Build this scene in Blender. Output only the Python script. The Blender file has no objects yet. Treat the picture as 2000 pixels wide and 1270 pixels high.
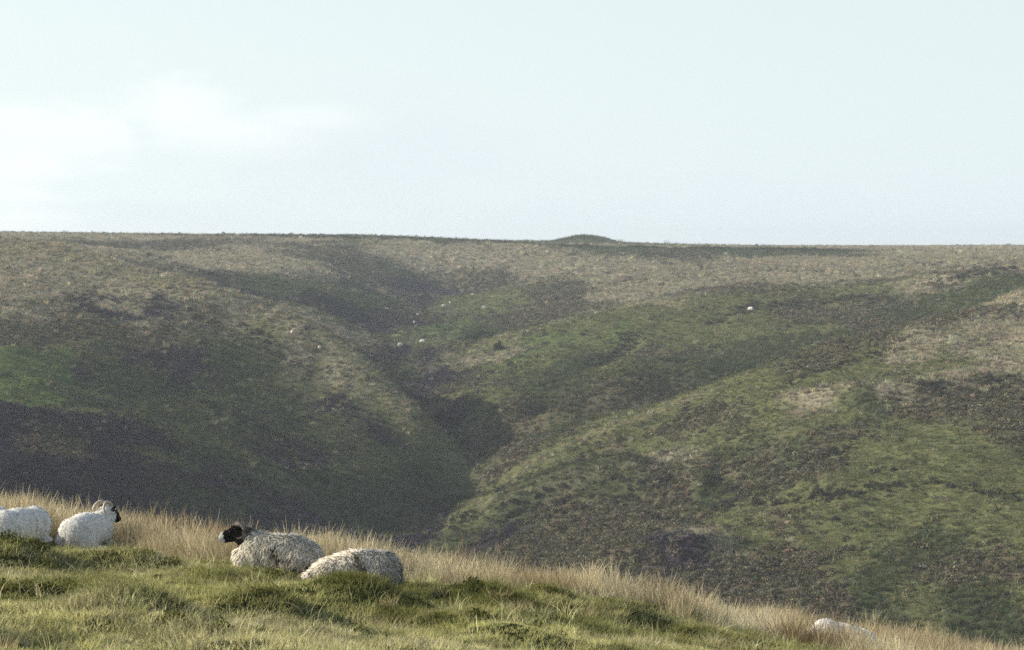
import bpy, bmesh, math, random
import numpy as np
from mathutils import Vector, Matrix, noise as mnoise, Quaternion

random.seed(4)
scene = bpy.context.scene
COL = scene.collection

# ---------- camera ----------
HALF_FOV = math.radians(12.0)
cam_d = bpy.data.cameras.new('camera')
cam = bpy.data.objects.new('camera', cam_d)
COL.objects.link(cam)
cam_d.sensor_width = 36.0
cam_d.lens = 18.0 / math.tan(HALF_FOV)
cam_d.clip_start = 0.5
cam_d.clip_end = 9000.0
cam.location = (0, 0, 0)
cam.rotation_euler = (math.radians(90) - math.atan(165.0 * math.tan(HALF_FOV) / 1000.0), 0, 0)
cam_d.dof.use_dof = True
cam_d.dof.focus_distance = 28.0
cam_d.dof.aperture_fstop = 9.0
scene.camera = cam

# ---------- daylight ----------
SUN_DIR = Vector((-0.91, 0.03, 0.405)).normalized()     # towards the sun: low, on the left
SUN_ELEV = math.asin(SUN_DIR.z)
SUN_ROT = math.atan2(SUN_DIR.x, SUN_DIR.y)
sun_d = bpy.data.lights.new('sun', 'SUN')
sun = bpy.data.objects.new('sun', sun_d)
COL.objects.link(sun)
sun_d.energy = 5.0
sun_d.angle = math.radians(0.5)
sun_d.color = (1.0, 0.93, 0.80)
sun.rotation_euler = SUN_DIR.to_track_quat('Z', 'Y').to_euler()
sun.location = (-60, 20, 40)

world = bpy.data.worlds.new('World')
scene.world = world
world.use_nodes = True
SKY_STRENGTH = 0.10
def build_sky():
    nt = world.node_tree
    N, L = nt.nodes, nt.links
    N.clear()
    out = N.new('ShaderNodeOutputWorld')
    bg = N.new('ShaderNodeBackground'); bg.inputs['Strength'].default_value = SKY_STRENGTH
    sky = N.new('ShaderNodeTexSky'); sky.sky_type = 'NISHITA'; sky.sun_disc = False
    sky.sun_elevation = SUN_ELEV; sky.sun_rotation = SUN_ROT
    sky.air_density = 1.0; sky.dust_density = 2.0; sky.ozone_density = 1.0
    tc = N.new('ShaderNodeTexCoord')
    sep = N.new('ShaderNodeSeparateXYZ')
    L.new(tc.outputs['Generated'], sep.inputs[0])
    def m(op, a, b=None, c=None, clamp=False):
        n = N.new('ShaderNodeMath'); n.operation = op; n.use_clamp = clamp
        for i, v in enumerate((a, b, c)):
            if v is None: continue
            if isinstance(v, (int, float)): n.inputs[i].default_value = v
            else: L.new(v, n.inputs[i])
        return n.outputs[0]
    def smooth(x, lo, hi, a=0.0, b=1.0):
        n = N.new('ShaderNodeMapRange'); n.interpolation_type = 'SMOOTHSTEP'
        L.new(x, n.inputs[0])
        for i, v in zip((1, 2, 3, 4), (lo, hi, a, b)): n.inputs[i].default_value = v
        return n.outputs[0]
    def mixc(f, a, b, kind='MIX'):
        n = N.new('ShaderNodeMix'); n.data_type = 'RGBA'; n.blend_type = kind
        if isinstance(f, (int, float)): n.inputs[0].default_value = f
        else: L.new(f, n.inputs[0])
        for i, v in ((6, a), (7, b)):
            if isinstance(v, tuple): n.inputs[i].default_value = v
            else: L.new(v, n.inputs[i])
        return n.outputs[2]
    el = sep.outputs[2]
    # azimuth measured from the view, left negative
    az = m('ARCTAN2', sep.outputs[0], sep.outputs[1])
    # thin milky veil: thick towards the horizon, thinner overhead, brighter towards the sun
    veil_f = m('MULTIPLY', m('POWER', 2.718, m('MULTIPLY', m('POWER', m('DIVIDE', m('MAXIMUM', el, 0.0), 0.36), 1.5), -1.0)), 0.95)
    toward = N.new('ShaderNodeVectorMath'); toward.operation = 'DOT_PRODUCT'
    L.new(tc.outputs['Generated'], toward.inputs[0]); toward.inputs[1].default_value = tuple(SUN_DIR)
    tw = smooth(toward.outputs['Value'], -0.25, 0.75)
    veil_c = mixc(tw, (VEIL_A[0], VEIL_A[1], VEIL_A[2], 1), (VEIL_B[0], VEIL_B[1], VEIL_B[2], 1))
    col = mixc(veil_f, sky.outputs[0], veil_c)
    # clouds low over the horizon: noise over (azimuth, elevation)
    comb = N.new('ShaderNodeCombineXYZ')
    L.new(az, comb.inputs[0]); L.new(m('MULTIPLY', el, 2.2), comb.inputs[1]); comb.inputs[2].default_value = 3.1
    n1 = N.new('ShaderNodeTexNoise'); n1.inputs['Scale'].default_value = 16.0; n1.inputs['Detail'].default_value = 5.0; n1.inputs['Roughness'].default_value = 0.6
    L.new(comb.outputs[0], n1.inputs['Vector'])
    n2 = N.new('ShaderNodeTexNoise'); n2.inputs['Scale'].default_value = 55.0; n2.inputs['Detail'].default_value = 4.0
    L.new(comb.outputs[0], n2.inputs['Vector'])
    wob = m('ADD', m('MULTIPLY', m('SUBTRACT', n1.outputs[0], 0.5), 0.9), m('MULTIPLY', m('SUBTRACT', n2.outputs[0], 0.5), 0.8))
    def puff(u, v, ru, rv):
        a0 = math.atan((u - 1000.0) / F_PX); e0 = -(v - 470.0) / F_PX
        dx = m('MULTIPLY', m('SUBTRACT', az, a0), F_PX / ru)
        dy = m('MULTIPLY', m('SUBTRACT', el, e0), F_PX / rv)
        d = m('SQRT', m('ADD', m('MULTIPLY', dx, dx), m('MULTIPLY', dy, dy)))
        return smooth(m('ADD', d, m('MULTIPLY', wob, 2.2)), 0.1, 1.6, 1.0, 0.0)
    cum = None
    for p in [(350, 232, 120, 60), (60, 310, 170, 90), (170, 275, 130, 55), (-120, 340, 240, 120), (20, 400, 150, 80), (480, 262, 160, 45), (600, 235, 120, 28)]:
        q = puff(*p)
        cum = q if cum is None else m('MAXIMUM', cum, q)
    col = mixc(m('MULTIPLY', cum, 0.36), col, (CLOUD_W[0], CLOUD_W[1], CLOUD_W[2], 1))
    # grey stratus band and streaks
    comb2 = N.new('ShaderNodeCombineXYZ')
    L.new(az, comb2.inputs[0]); L.new(m('MULTIPLY', el, 9.0), comb2.inputs[1])
    n3 = N.new('ShaderNodeTexNoise'); n3.inputs['Scale'].default_value = 6.5; n3.inputs['Detail'].default_value = 3.0
    L.new(comb2.outputs[0], n3.inputs['Vector'])
    streak = m('MULTIPLY', smooth(n3.outputs[0], 0.42, 0.68), smooth(el, 0.012, 0.06, 1.0, 0.0))
    gz = puff(740, 320, 300, 110)
    gz2 = puff(1750, 425, 900, 75)
    grey = m('MAXIMUM', m('MAXIMUM', m('MULTIPLY', streak, 0.55), m('MULTIPLY', gz, 0.6)), m('MULTIPLY', gz2, 0.85))
    col = mixc(grey, col, (CLOUD_G[0], CLOUD_G[1], CLOUD_G[2], 1))
    L.new(col, bg.inputs[0])
    L.new(bg.outputs[0], out.inputs[0])
F_PX = 1000.0 / math.tan(HALF_FOV)
VEIL_A = (4.6, 5.22, 5.38)      # away from the sun
VEIL_B = (5.4, 5.92, 5.88)      # towards it
CLOUD_W = (6.7, 6.8, 6.65)
CLOUD_G = (4.45, 4.95, 5.25)
build_sky()

vs = scene.view_settings
scene.display_settings.display_device = 'sRGB'
vs.view_transform = 'Standard'
vs.look = 'None'
vs.exposure = 0.85
vs.gamma = 1.0
vs.use_curve_mapping = False
scene.render.engine = 'CYCLES'
scene.cycles.use_denoising = False
scene.cycles.denoiser = 'OPENIMAGEDENOISE'
scene.cycles.denoising_prefilter = 'NONE'
scene.cycles.max_bounces = 6
scene.cycles.diffuse_bounces = 2
scene.cycles.transmission_bounces = 3
scene.cycles.transparent_max_bounces = 6
scene.cycles.volume_bounces = 0
scene.render.film_transparent = False

# ---------- TERRAIN (numpy) ----------
F_PX = 1000.0 / math.tan(math.radians(12.0))
PITCH = math.atan(165.0 / F_PX)
CP, SP = math.cos(PITCH), math.sin(PITCH)

def ray(u, v):
    a = (u - 1000.0) / F_PX
    b = -(v - 635.0) / F_PX
    return np.array([a, CP + b * SP, -SP + b * CP])

def at(u, v, y):
    d = ray(u, v)
    return d * (y / d[1])

def project(x, y, z):
    dep = y * CP - z * SP
    up = y * SP + z * CP
    return 1000.0 + F_PX * x / dep, 635.0 - F_PX * up / dep

# lattice gradient-free value noise, smooth, vectorised
_rng = np.random.RandomState(7)
_tab = _rng.rand(512, 512).astype(np.float32)
def vnoise(x, y, s=0):
    x = np.asarray(x, dtype=np.float64) + 37.17 * s
    y = np.asarray(y, dtype=np.float64) + 91.73 * s
    xi = np.floor(x).astype(np.int64); yi = np.floor(y).astype(np.int64)
    fx = x - xi; fy = y - yi
    fx = fx * fx * fx * (fx * (fx * 6 - 15) + 10); fy = fy * fy * fy * (fy * (fy * 6 - 15) + 10)
    x0 = xi & 511; x1 = (xi + 1) & 511; y0 = yi & 511; y1 = (yi + 1) & 511
    a = _tab[x0, y0]; b = _tab[x1, y0]; c = _tab[x0, y1]; d = _tab[x1, y1]
    return (a + (b - a) * fx) * (1 - fy) + (c + (d - c) * fx) * fy * 1.0 - 0.5

def fbm(x, y, octs=4, s=0, gain=0.5):
    t = 0.0; a = 1.0
    for k in range(octs):
        ca, sa = math.cos(0.7 * k + s), math.sin(0.7 * k + s)
        t = t + a * vnoise((x * ca - y * sa) * 2 ** k, (x * sa + y * ca) * 2 ** k, s + k * 3)
        a *= gain
    return t

def sstep(a, b, x):
    t = np.clip((np.asarray(x, dtype=np.float64) - a) / (b - a), 0, 1)
    return t * t * (3 - 2 * t)

# survey points: where the photographed slopes stand (u, v in the photo, metres away)
SURVEY = [
 # left spur: its crest line from the plateau down to the toe
 (-300,462,420),(0,475,392),(100,488,385),(200,511,380),(300,533,375),(400,558,370),(500,588,362),(600,621,352),
 (650,648,348),(700,688,343),(750,733,337),(800,783,330),(850,828,324),(900,872,318),
 # left spur face
 (-300,560,380),(-300,700,320),(-300,850,262),(0,530,370),(0,600,341),(0,690,304),(0,800,264),(0,900,236),(0,960,222),
 (200,570,362),(200,650,333),(200,750,300),(200,850,270),(200,950,242),(350,620,351),(400,700,331),(400,800,304),(400,900,278),(400,990,256),
 (500,640,350),(600,700,340),(600,800,318),(600,900,297),(600,1000,276),(700,760,332),(750,800,326),(750,900,309),(750,1000,288),(850,880,316),(850,950,305),
 # main valley floor
 (905,885,320),(895,930,311),(875,965,302),(835,1010,292),(800,1045,285),(880,800,358),(920,850,330),(820,745,395),(770,692,440),(720,655,490),(760,610,560),(800,580,610),(850,545,660),
 # near hill on the right: face
 (2000,1260,196),(1600,1190,206),(1250,1090,232),(2000,1150,208),(2300,1250,190),(2300,900,260),(2300,600,360),(2000,1050,222),(2000,950,240),(2000,850,262),(2000,750,290),(2000,650,330),(2000,600,355),
 (1700,1100,220),(1700,960,244),(1700,850,270),(1700,750,300),(1500,1050,236),(1500,950,254),(1500,850,276),(1500,780,298),(1250,900,283),
 # low spur in front of it: lip, cut face below, dip behind
 (1220,921,279),(1150,937,278),(1065,961,277),(985,985,277),(890,1003,279),(835,1033,281),
 (1220,946,273),(1150,972,272),(1065,1003,271.5),(985,1020,271.5),(900,1032,273.5),(1220,905,291),(1150,922,291),(1065,945,290),(1320,905,281),(1320,960,270),(1150,1040,258),(1000,1070,258),
 # its crest line
 (960,965,293),(1000,938,298),(1050,893,304),(1150,852,309),(1300,792,316),(1400,752,323),(1500,722,330),(1600,690,338),(1800,640,356),(2000,572,386),(2300,500,430),
 # side valley behind it, far flank
 (1330,800,352),(1450,735,368),(1600,680,392),(1750,640,415),(1900,585,440),(1400,700,395),(1400,650,425),(1400,610,455),(1400,570,510),(1400,530,590),(1600,640,420),(1600,600,455),(1600,560,520),(1600,520,610),(1800,600,440),(1800,560,490),(1800,520,580),(2000,530,500),(2000,505,600),
 # broad spur between the valleys
 (1000,860,322),(950,800,344),(1000,760,362),(1100,800,338),(1100,720,385),(1200,760,354),(1200,680,400),(1000,700,408),(880,740,405),(870,715,425),(980,664,440),(1100,622,455),(1250,586,480),(1250,620,440),
 # green flank behind it
 (1000,645,490),(940,662,470),(860,690,450),(790,678,470),(850,650,495),(850,610,545),(920,580,590),(1000,600,545),(1000,560,605),(1000,525,660),(1150,580,540),(1150,545,600),(1150,515,660),
 # far shoulder on the left
 (500,580,470),(500,540,540),(500,500,620),(600,612,465),(600,570,510),(600,530,570),(600,495,650),(680,640,480),(720,610,520),(755,585,555),(700,570,545),(760,560,600),(690,530,600),(770,525,660),(860,515,680),
 (300,524,520),(300,495,610),(100,480,560),(0,466,620),(200,490,590),(400,545,500),(400,510,570),(400,480,660),
 # plateau edge and plateau
 (-300,452,760),(0,456.5,760),(250,461,740),(500,464.5,730),(750,466.5,725),(900,472,725),(1000,479,725),(1100,485,725),(1300,489,725),(1500,490,725),(1700,493,725),(2000,493,725),(2300,490,725),
 (600,475,700),(900,490,690),(1300,505,670),(1700,508,660),
 (0,456,900),(500,463.5,900),(1000,473,950),(1200,478,950),(1300,481,950),(1500,483,950),(1700,482.5,950),(2000,481,950),(2300,480,950),
]
HIDDEN = [  # ground the camera cannot see, x y z
 (-60,185,-34),(-25,215,-37),(0,215,-39),(30,180,-40),(60,150,-42),(0,160,-38),(-60,150,-32),(60,100,-34),(0,110,-30),(-60,100,-26),(-100,190,-30),
 (-52,420,-14),(-70,440,-11),(-90,470,-7.5),(-40,402,-18.5),(-30,388,-21.5),(-22,372,-24),(-15,352,-26.3),(-10,338,-27.6),
 (0,332,-29.5),(8,340,-28),(18,340,-27),(28,345,-25),(40,362,-23),(56,385,-19.5),(74,410,-15),(90,440,-9),
 (-2,455,-19.5),(8,470,-17.5),
 (0,1600,-6),(-400,1600,-2),(400,1600,-6),(0,3000,-30),(-1200,3000,-30),(1200,3000,-30),(-300,760,4),(300,760,-3),(300,400,2),(-250,400,6),(-250,250,-8),(250,250,-12),
]
_pts = np.array([at(*p) for p in SURVEY] + [np.array(h, dtype=float) for h in HIDDEN])
_S = 100.0
def _k(r2):
    return 0.5 * r2 * np.log(r2 + 1e-9)
_n = len(_pts)
_P = _pts[:, :2] / _S
_A = np.zeros((_n + 3, _n + 3))
_d2 = ((_P[:, None] - _P[None]) ** 2).sum(-1)
_A[:_n, :_n] = _k(_d2) + np.eye(_n) * 2e-4
_A[:_n, _n] = 1; _A[:_n, _n + 1:] = _P
_A[_n:, :_n] = _A[:_n, _n:].T
_W = np.linalg.solve(_A, np.concatenate([_pts[:, 2], np.zeros(3)]))

def rbf(x, y):
    sh = np.shape(x)
    x = np.ravel(x) / _S; y = np.ravel(y) / _S
    out = np.empty(len(x))
    for i in range(0, len(x), 40000):
        xs = x[i:i + 40000]; ys = y[i:i + 40000]
        r2 = (xs[:, None] - _P[None, :, 0]) ** 2 + (ys[:, None] - _P[None, :, 1]) ** 2
        out[i:i + 40000] = _k(r2) @ _W[:_n] + _W[_n] + _W[_n + 1] * xs + _W[_n + 2] * ys
    return out.reshape(sh)

def seg_dist(x, y, poly):
    """signed-less distance to a polyline in plan, and fraction along it"""
    best = np.full(np.shape(x), 1e9); tt = np.zeros(np.shape(x)); side = np.zeros(np.shape(x))
    n = len(poly) - 1
    for i in range(n):
        ax, ay = poly[i][:2]; bx, by = poly[i + 1][:2]
        dx, dy = bx - ax, by - ay
        t = np.clip(((x - ax) * dx + (y - ay) * dy) / (dx * dx + dy * dy), 0, 1)
        d = np.hypot(x - ax - t * dx, y - ay - t * dy)
        m = d < best
        best = np.where(m, d, best); tt = np.where(m, (i + t) / n, tt)
        side = np.where(m, np.sign(dx * (y - ay) - dy * (x - ax)), side)
    return best, tt, side
# ---------- END TERRAIN CORE ----------
def near_ground(x, y):
    z = -1.66 - 0.093 * y - (0.1475 + 0.0006 * np.clip(x, -14, 14)) * x - 0.0034 * np.clip(y - 25.5, 0, 200) ** 2 - 0.0016 * np.clip(y - 60, 0, 200) ** 2 * 0
    z = z + 0.06 * np.clip(18 - y, 0, 20) * 0.0
    return z

MOUNDS = [  # hummocks in the grass: u, v, metres away, height, radius across, radius deep
 (15,1082,24.0,0.17,0.55,0.6),(150,1085,26.0,0.07,0.5,0.4),(235,1100,24.6,0.05,0.4,0.4),(330,1118,24.6,0.05,0.5,0.4),(440,1110,25.6,0.07,0.3,0.3),
 (560,1150,24.9,0.14,0.5,0.4),(820,1175,27.6,0.15,0.45,0.45),(940,1222,25.9,0.24,0.62,0.5),(690,1200,23.5,0.16,0.6,0.4),
 (1060,1232,27.6,0.13,0.5,0.5),(1150,1200,30.0,0.24,0.5,0.5),(1310,1225,30.0,0.14,0.55,0.5),(1590,1262,31.6,0.22,0.40,0.45),
 (1745,1268,32.5,0.2,0.42,0.4),(520,1235,20.6,0.16,0.5,0.4),(250,1240,18.6,0.14,0.5,0.4),(900,1262,22.6,0.14,0.5,0.35),
 (170,1060,28.6,-0.24,1.5,2.0),(45,1060,27.2,-0.20,1.2,1.9),(1650,1268,32.6,-0.26,0.8,1.3),
 (1220,1248,27.5,0.12,0.5,0.4),(100,1185,20.2,0.12,0.5,0.4),(380,1185,22.0,0.12,0.45,0.35),
]
_mm = [(at(u, v, y)[0], y, h, a, b) for u, v, y, h, a, b in MOUNDS]
def hummocks(x, y):
    z = 0.0
    for mx, my, h, a, b in _mm:
        z = z + h * np.exp(-(((x - mx) / a) ** 2 + ((y - my) / b) ** 2))
    return z

FEATURES = [  # kind, polyline of (u, v), size in m, half width in m
 ('gully', [(1040,775),(1085,735),(1150,705),(1195,680),(1235,640)], 2.0, 5.0),
 ('gully', [(925,668),(980,652),(1060,630)], 1.6, 6.0),
 ('bank',  [(800,1050,283),(830,1033,281),(890,1003,279),(985,985,277),(1065,961,277),(1150,937,278),(1220,921,279),(1260,912,280)], 2.4, 4.5),
 ('bank',  [(1240,1000),(1330,972),(1420,940)], 1.6, 4.0),
 ('bank',  [(1340,1110),(1400,1070),(1490,1035)], 1.2, 4.0),
 ('bank',  [(1490,968),(1560,958),(1680,952),(1830,956),(1990,975)], 1.0, 2.5),
 ('bank',  [(1640,815),(1700,795),(1800,782),(2010,742)], 1.5, 5.0),
 ('bank',  [(1390,632),(1470,612),(1560,602),(1640,597),(1770,590)], 1.6, 6.0),
 ('bank',  [(1840,562),(1900,548),(1995,536)], 2.4, 8.0),
 ('gully', [(690,930),(735,975),(760,1020)], 1.6, 6.0),
 ('gully', [(430,800),(520,850),(620,915)], 0.8, 7.0),
 ('bank',  [(150,565),(300,590),(420,640)], 0.8, 6.0),
 ('gully', [(250,500),(330,512),(420,535)], 1.0, 8.0),
 ('gully', [(660,520),(720,545),(770,575),(765,610)], 2.0, 9.0),
 ('gully', [(900,540),(860,560),(810,590)], 1.6, 9.0),
 ('gully', [(700,655),(760,690),(815,745),(870,805),(915,855),(910,900),(895,940),(870,970),(835,1012),(800,1050)], 2.6, 4.5),
]
def base_far(x, y):
    return rbf(x, y)

def hit(u, v, fn, y0=150.0, y1=800.0, n=1300):
    ys = np.linspace(y0, y1, n)
    d = ray(u, v)
    xs = d[0] / d[1] * ys; zs = d[2] / d[1] * ys
    below = np.nonzero(fn(xs, ys) >= zs)[0]
    if len(below) == 0: return None
    k = below[0]
    return np.array([xs[k], ys[k], zs[k]])

_feat = []
for kind, pl, amp, w in FEATURES:
    q = [at(*p) if len(p) == 3 else hit(p[0], p[1], base_far) for p in pl]
    q = [p for p in q if p is not None]
    if len(q) >= 2: _feat.append((kind, np.array(q), amp, w))

LINES = [  # ledges, sheep tracks and dark faces, drawn as darker lines of growth
 [(1060,765),(1110,730),(1170,700),(1230,650)],[(1380,640),(1480,610),(1570,600),(1660,596),(1760,592)],[(1480,970),(1560,960),(1680,952),(1830,956),(1995,978)],
 [(1830,566),(1900,550),(1998,533)],[(1530,760),(1640,720),(1760,690)],[(1690,800),(1800,786),(2005,746)],[(1350,1010),(1450,960),(1560,905),(1650,880)],
 [(270,496),(340,515),(430,540)],[(200,484),(330,482),(430,490)],[(450,640),(520,668),(600,720)],[(330,745),(420,790),(520,850),(640,925)],[(150,566),(280,588),(400,640)],
 [(1205,940),(1120,962),(1050,986),(980,1006),(900,1020)],[(1190,952),(1130,972),(1060,998),(1000,1014)],[(760,700),(812,748),(862,798),(905,850)],[(930,668),(985,650),(1050,634)],[(1060,590),(1130,570),(1230,552)],[(1100,1010),(1200,985),(1300,960)],  # spur-face lines only darken it; the valley-floor line paints the shadow there
]
_lines = []
for pl in LINES:
    q = [hit(u, v, base_far) for u, v in pl]
    q = [p for p in q if p is not None]
    if len(q) >= 2: _lines.append(np.array(q))
PALE = [  # rims with bleached grass; on the left spur it also paints the lit edge
 ([(480,586),(560,612),(600,625),(650,653),(700,693),(750,738),(800,788),(850,833),(880,860),(902,880)], 3.0),
 ([(0,482),(100,495),(200,518),(300,540),(400,565),(480,586)], 6.0),
 ([(862,716),(920,692),(980,668),(1040,646),(1100,626),(1180,606),(1260,588)], 3.5),
 ([(905,1004),(985,990),(1065,965),(1150,941),(1222,925)], 1.6),
 ([(1000,944),(1050,898),(1150,858),(1300,797),(1380,768)], 2.2),
 ([(600,508),(660,524),(720,548),(766,572)], 5.0),
]
_pale = []
for pl, w in PALE:
    q = [hit(u, v, base_far) for u, v in pl]
    q = [p for p in q if p is not None]
    if len(q) >= 2: _pale.append((np.array(q), w))
def pale_mask(x, y):
    m = np.zeros(len(x))
    for q, w in _pale:
        lo = q[:, :2].min(0) - 4 * w; hi = q[:, :2].max(0) + 4 * w
        k = (x > lo[0]) & (x < hi[0]) & (y > lo[1]) & (y < hi[1])
        if not k.any(): continue
        xs, ys = x[k], y[k]
        wob = w * fbm(xs / 6, ys / 9, 3, 17)
        d, t, _ = seg_dist(xs + wob * 0.6, ys + wob, q)
        m[k] = np.maximum(m[k], np.exp(-(d / w) ** 2) * np.clip(0.75 + 1.2 * fbm(xs / 4, ys / 6, 2, 18), 0, 1))
    return m
def line_mask(x, y):
    m = np.zeros(len(x))
    for q in _lines:
        lo = q[:, :2].min(0) - 12; hi = q[:, :2].max(0) + 12
        k = (x > lo[0]) & (x < hi[0]) & (y > lo[1]) & (y < hi[1])
        if not k.any(): continue
        xs, ys = x[k], y[k]
        wob = 4.0 * fbm(xs / 9, ys / 14, 3, 15)
        d, t, _ = seg_dist(xs + wob * 0.5, ys + wob, q)
        w = np.clip(ys / 260.0, 0.8, 2.2) * (0.9 + 1.6 * fbm(xs / 6, ys / 8, 2, 16))
        m[k] = np.maximum(m[k], np.exp(-(d / np.clip(w, 0.15, 4)) ** 2))
    return m

def features(x, y):
    z = np.zeros(np.shape(x))
    for kind, q, amp, w in _feat:
        lo = q[:, :2].min(0) - 6 * w; hi = q[:, :2].max(0) + 6 * w
        m = (x > lo[0]) & (x < hi[0]) & (y > lo[1]) & (y < hi[1])
        if not m.any(): continue
        xs, ys = x[m], y[m]
        wob = w * 0.9 * fbm(xs / 14, ys / 14, 3, 5)
        d, t, side = seg_dist(xs + wob, ys + wob * 0.6, q)
        fade = sstep(0, 0.3, t) * sstep(1, 0.7, t)
        fade = fade * (1 + 0.8 * fbm(xs / 20, ys / 20, 2, 8))
        if kind == 'gully':
            z[m] += -amp * np.exp(-(d / w) ** 2) * fade
        else:  # a small bank: lifted lip behind, cut face on the near side
            sd = d * np.where(side * np.sign(q[-1, 0] - q[0, 0]) >= 0, 1.0, -1.0) - 0.25 * w
            z[m] += 0.8 * amp * fade * np.exp(-(sd / np.where(sd > 0, 2.6 * w, 0.75 * w)) ** 2)
    return z

def far_ground(x, y):
    z = base_far(x, y) + features(x, y)
    r = np.hypot(x, y)
    calm = 1 - 0.75 * sstep(600, 760, y)
    z = z + calm * (1.5 * fbm(x / 38, y / 55, 3, 1) + 0.75 * fbm(x / 9, y / 13, 3, 2) + 0.3 * fbm(x / 2.6, y / 3.0, 2, 3))
    # the low round mound on the skyline
    mx, my = at(1145, 474, 850)[:2]
    dd = np.hypot((x - mx) / 15.5, (y - my) / 17.0) + 0.10 * vnoise(x / 6, y / 6, 9)
    z = z + 2.25 * (1 - sstep(0.15, 1.0, dd)) * (1 + 0.12 * vnoise(x / 5, y / 5, 4))
    return z

def height(x, y):
    x = np.asarray(x, dtype=np.float64); y = np.asarray(y, dtype=np.float64)
    w = sstep(60, 150, y)
    z = np.zeros(x.shape)
    m = y < 150
    if m.any():
        xm, ym = x[m], y[m]
        zz = near_ground(xm, ym) + hummocks(xm, ym) + 0.24 * fbm(xm / 1.5, ym / 1.3, 3, 11) * (1 - 0.5 * sstep(28, 34, ym)) - 0.06 + 0.25 * fbm(xm / 7, ym / 5, 2, 12)
        z[m] += zz * (1 - w[m])
    m = y > 60
    if m.any(): z[m] += far_ground(x[m], y[m]) * w[m]
    return z

# ---------- helpers ----------
def link(o, parent=None):
    COL.objects.link(o)
    if parent is not None: o.parent = parent
    return o

def tag(o, label=None, category=None, group=None, kind=None):
    for k, v in (('label', label), ('category', category), ('group', group), ('kind', kind)):
        if v: o[k] = v
    return o

def mesh_from(name, verts, faces, mat=None, smooth=True, parent=None, colors=None, make=True):
    """verts (n,3); faces (m,k) with k 3 or 4"""
    me = bpy.data.meshes.new(name)
    verts = np.asarray(verts, dtype=np.float32); faces = np.asarray(faces, dtype=np.int32)
    k = faces.shape[1]
    me.vertices.add(len(verts)); me.vertices.foreach_set('co', verts.ravel())
    me.loops.add(faces.size); me.loops.foreach_set('vertex_index', faces.ravel())
    me.polygons.add(len(faces))
    me.polygons.foreach_set('loop_start', np.arange(0, faces.size, k, dtype=np.int32))
    me.polygons.foreach_set('loop_total', np.full(len(faces), k, dtype=np.int32))
    me.polygons.foreach_set('use_smooth', np.full(len(faces), smooth, dtype=bool))
    me.update(calc_edges=True)
    if colors is not None:
        at_ = me.attributes.new('tint', 'FLOAT_COLOR', 'POINT')
        c = np.ones((len(verts), 4), dtype=np.float32); c[:, :3] = colors
        at_.data.foreach_set('color', c.ravel())
    if mat: me.materials.append(mat)
    if not make: return me
    return link(bpy.data.objects.new(name, me), parent)

def new_mat(name):
    m = bpy.data.materials.new(name); m.use_nodes = True
    nt = m.node_tree; nt.nodes.clear()
    return m, nt.nodes, nt.links

def grass_mat(name, instanced=True, transl=0.35, vary=0.25, rough=0.85, tip=1.25):
    m, N, L = new_mat(name)
    out = N.new('ShaderNodeOutputMaterial')
    a = N.new('ShaderNodeAttribute'); a.attribute_name = 'tint'; a.attribute_type = 'INSTANCER' if instanced else 'GEOMETRY'
    b = N.new('ShaderNodeAttribute'); b.attribute_name = 'blade'; b.attribute_type = 'GEOMETRY'
    mx = N.new('ShaderNodeMix'); mx.data_type = 'RGBA'; mx.blend_type = 'MULTIPLY'; mx.inputs[0].default_value = 1.0
    L.new(a.outputs['Color'], mx.inputs[6]); L.new(b.outputs['Color'], mx.inputs[7])
    df = N.new('ShaderNodeBsdfDiffuse'); df.inputs['Roughness'].default_value = rough
    L.new(mx.outputs[2], df.inputs[0])
    if transl > 0:
        tr = N.new('ShaderNodeBsdfTranslucent'); L.new(mx.outputs[2], tr.inputs[0])
        ms = N.new('ShaderNodeMixShader'); ms.inputs[0].default_value = transl
        L.new(df.outputs[0], ms.inputs[1]); L.new(tr.outputs[0], ms.inputs[2])
        L.new(ms.outputs[0], out.inputs[0])
    else:
        L.new(df.outputs[0], out.inputs[0])
    return m

def ground_mat(name, scale):
    m, N, L = new_mat(name)
    out = N.new('ShaderNodeOutputMaterial')
    a = N.new('ShaderNodeAttribute'); a.attribute_name = 'tint'
    tc = N.new('ShaderNodeTexCoord')
    n1 = N.new('ShaderNodeTexNoise'); n1.inputs['Scale'].default_value = scale; n1.inputs['Detail'].default_value = 6.0; n1.inputs['Roughness'].default_value = 0.65
    L.new(tc.outputs['Object'], n1.inputs['Vector'])
    rp = N.new('ShaderNodeValToRGB')
    rp.color_ramp.elements[0].position = 0.32; rp.color_ramp.elements[0].color = (0.55, 0.52, 0.5, 1)
    rp.color_ramp.elements[1].position = 0.70; rp.color_ramp.elements[1].color = (1.35, 1.35, 1.3, 1)
    L.new(n1.outputs[0], rp.inputs[0])
    mx = N.new('ShaderNodeMix'); mx.data_type = 'RGBA'; mx.blend_type = 'MULTIPLY'; mx.inputs[0].default_value = 1.0
    L.new(a.outputs['Color'], mx.inputs[6]); L.new(rp.outputs[0], mx.inputs[7])
    df = N.new('ShaderNodeBsdfDiffuse'); df.inputs['Roughness'].default_value = 1.0
    L.new(mx.outputs[2], df.inputs[0])
    bp = N.new('ShaderNodeBump'); bp.inputs['Strength'].default_value = 0.8; bp.inputs['Distance'].default_value = 0.6 / scale
    L.new(n1.outputs[0], bp.inputs['Height']); L.new(bp.outputs[0], df.inputs['Normal'])
    L.new(df.outputs[0], out.inputs[0])
    return m

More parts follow.
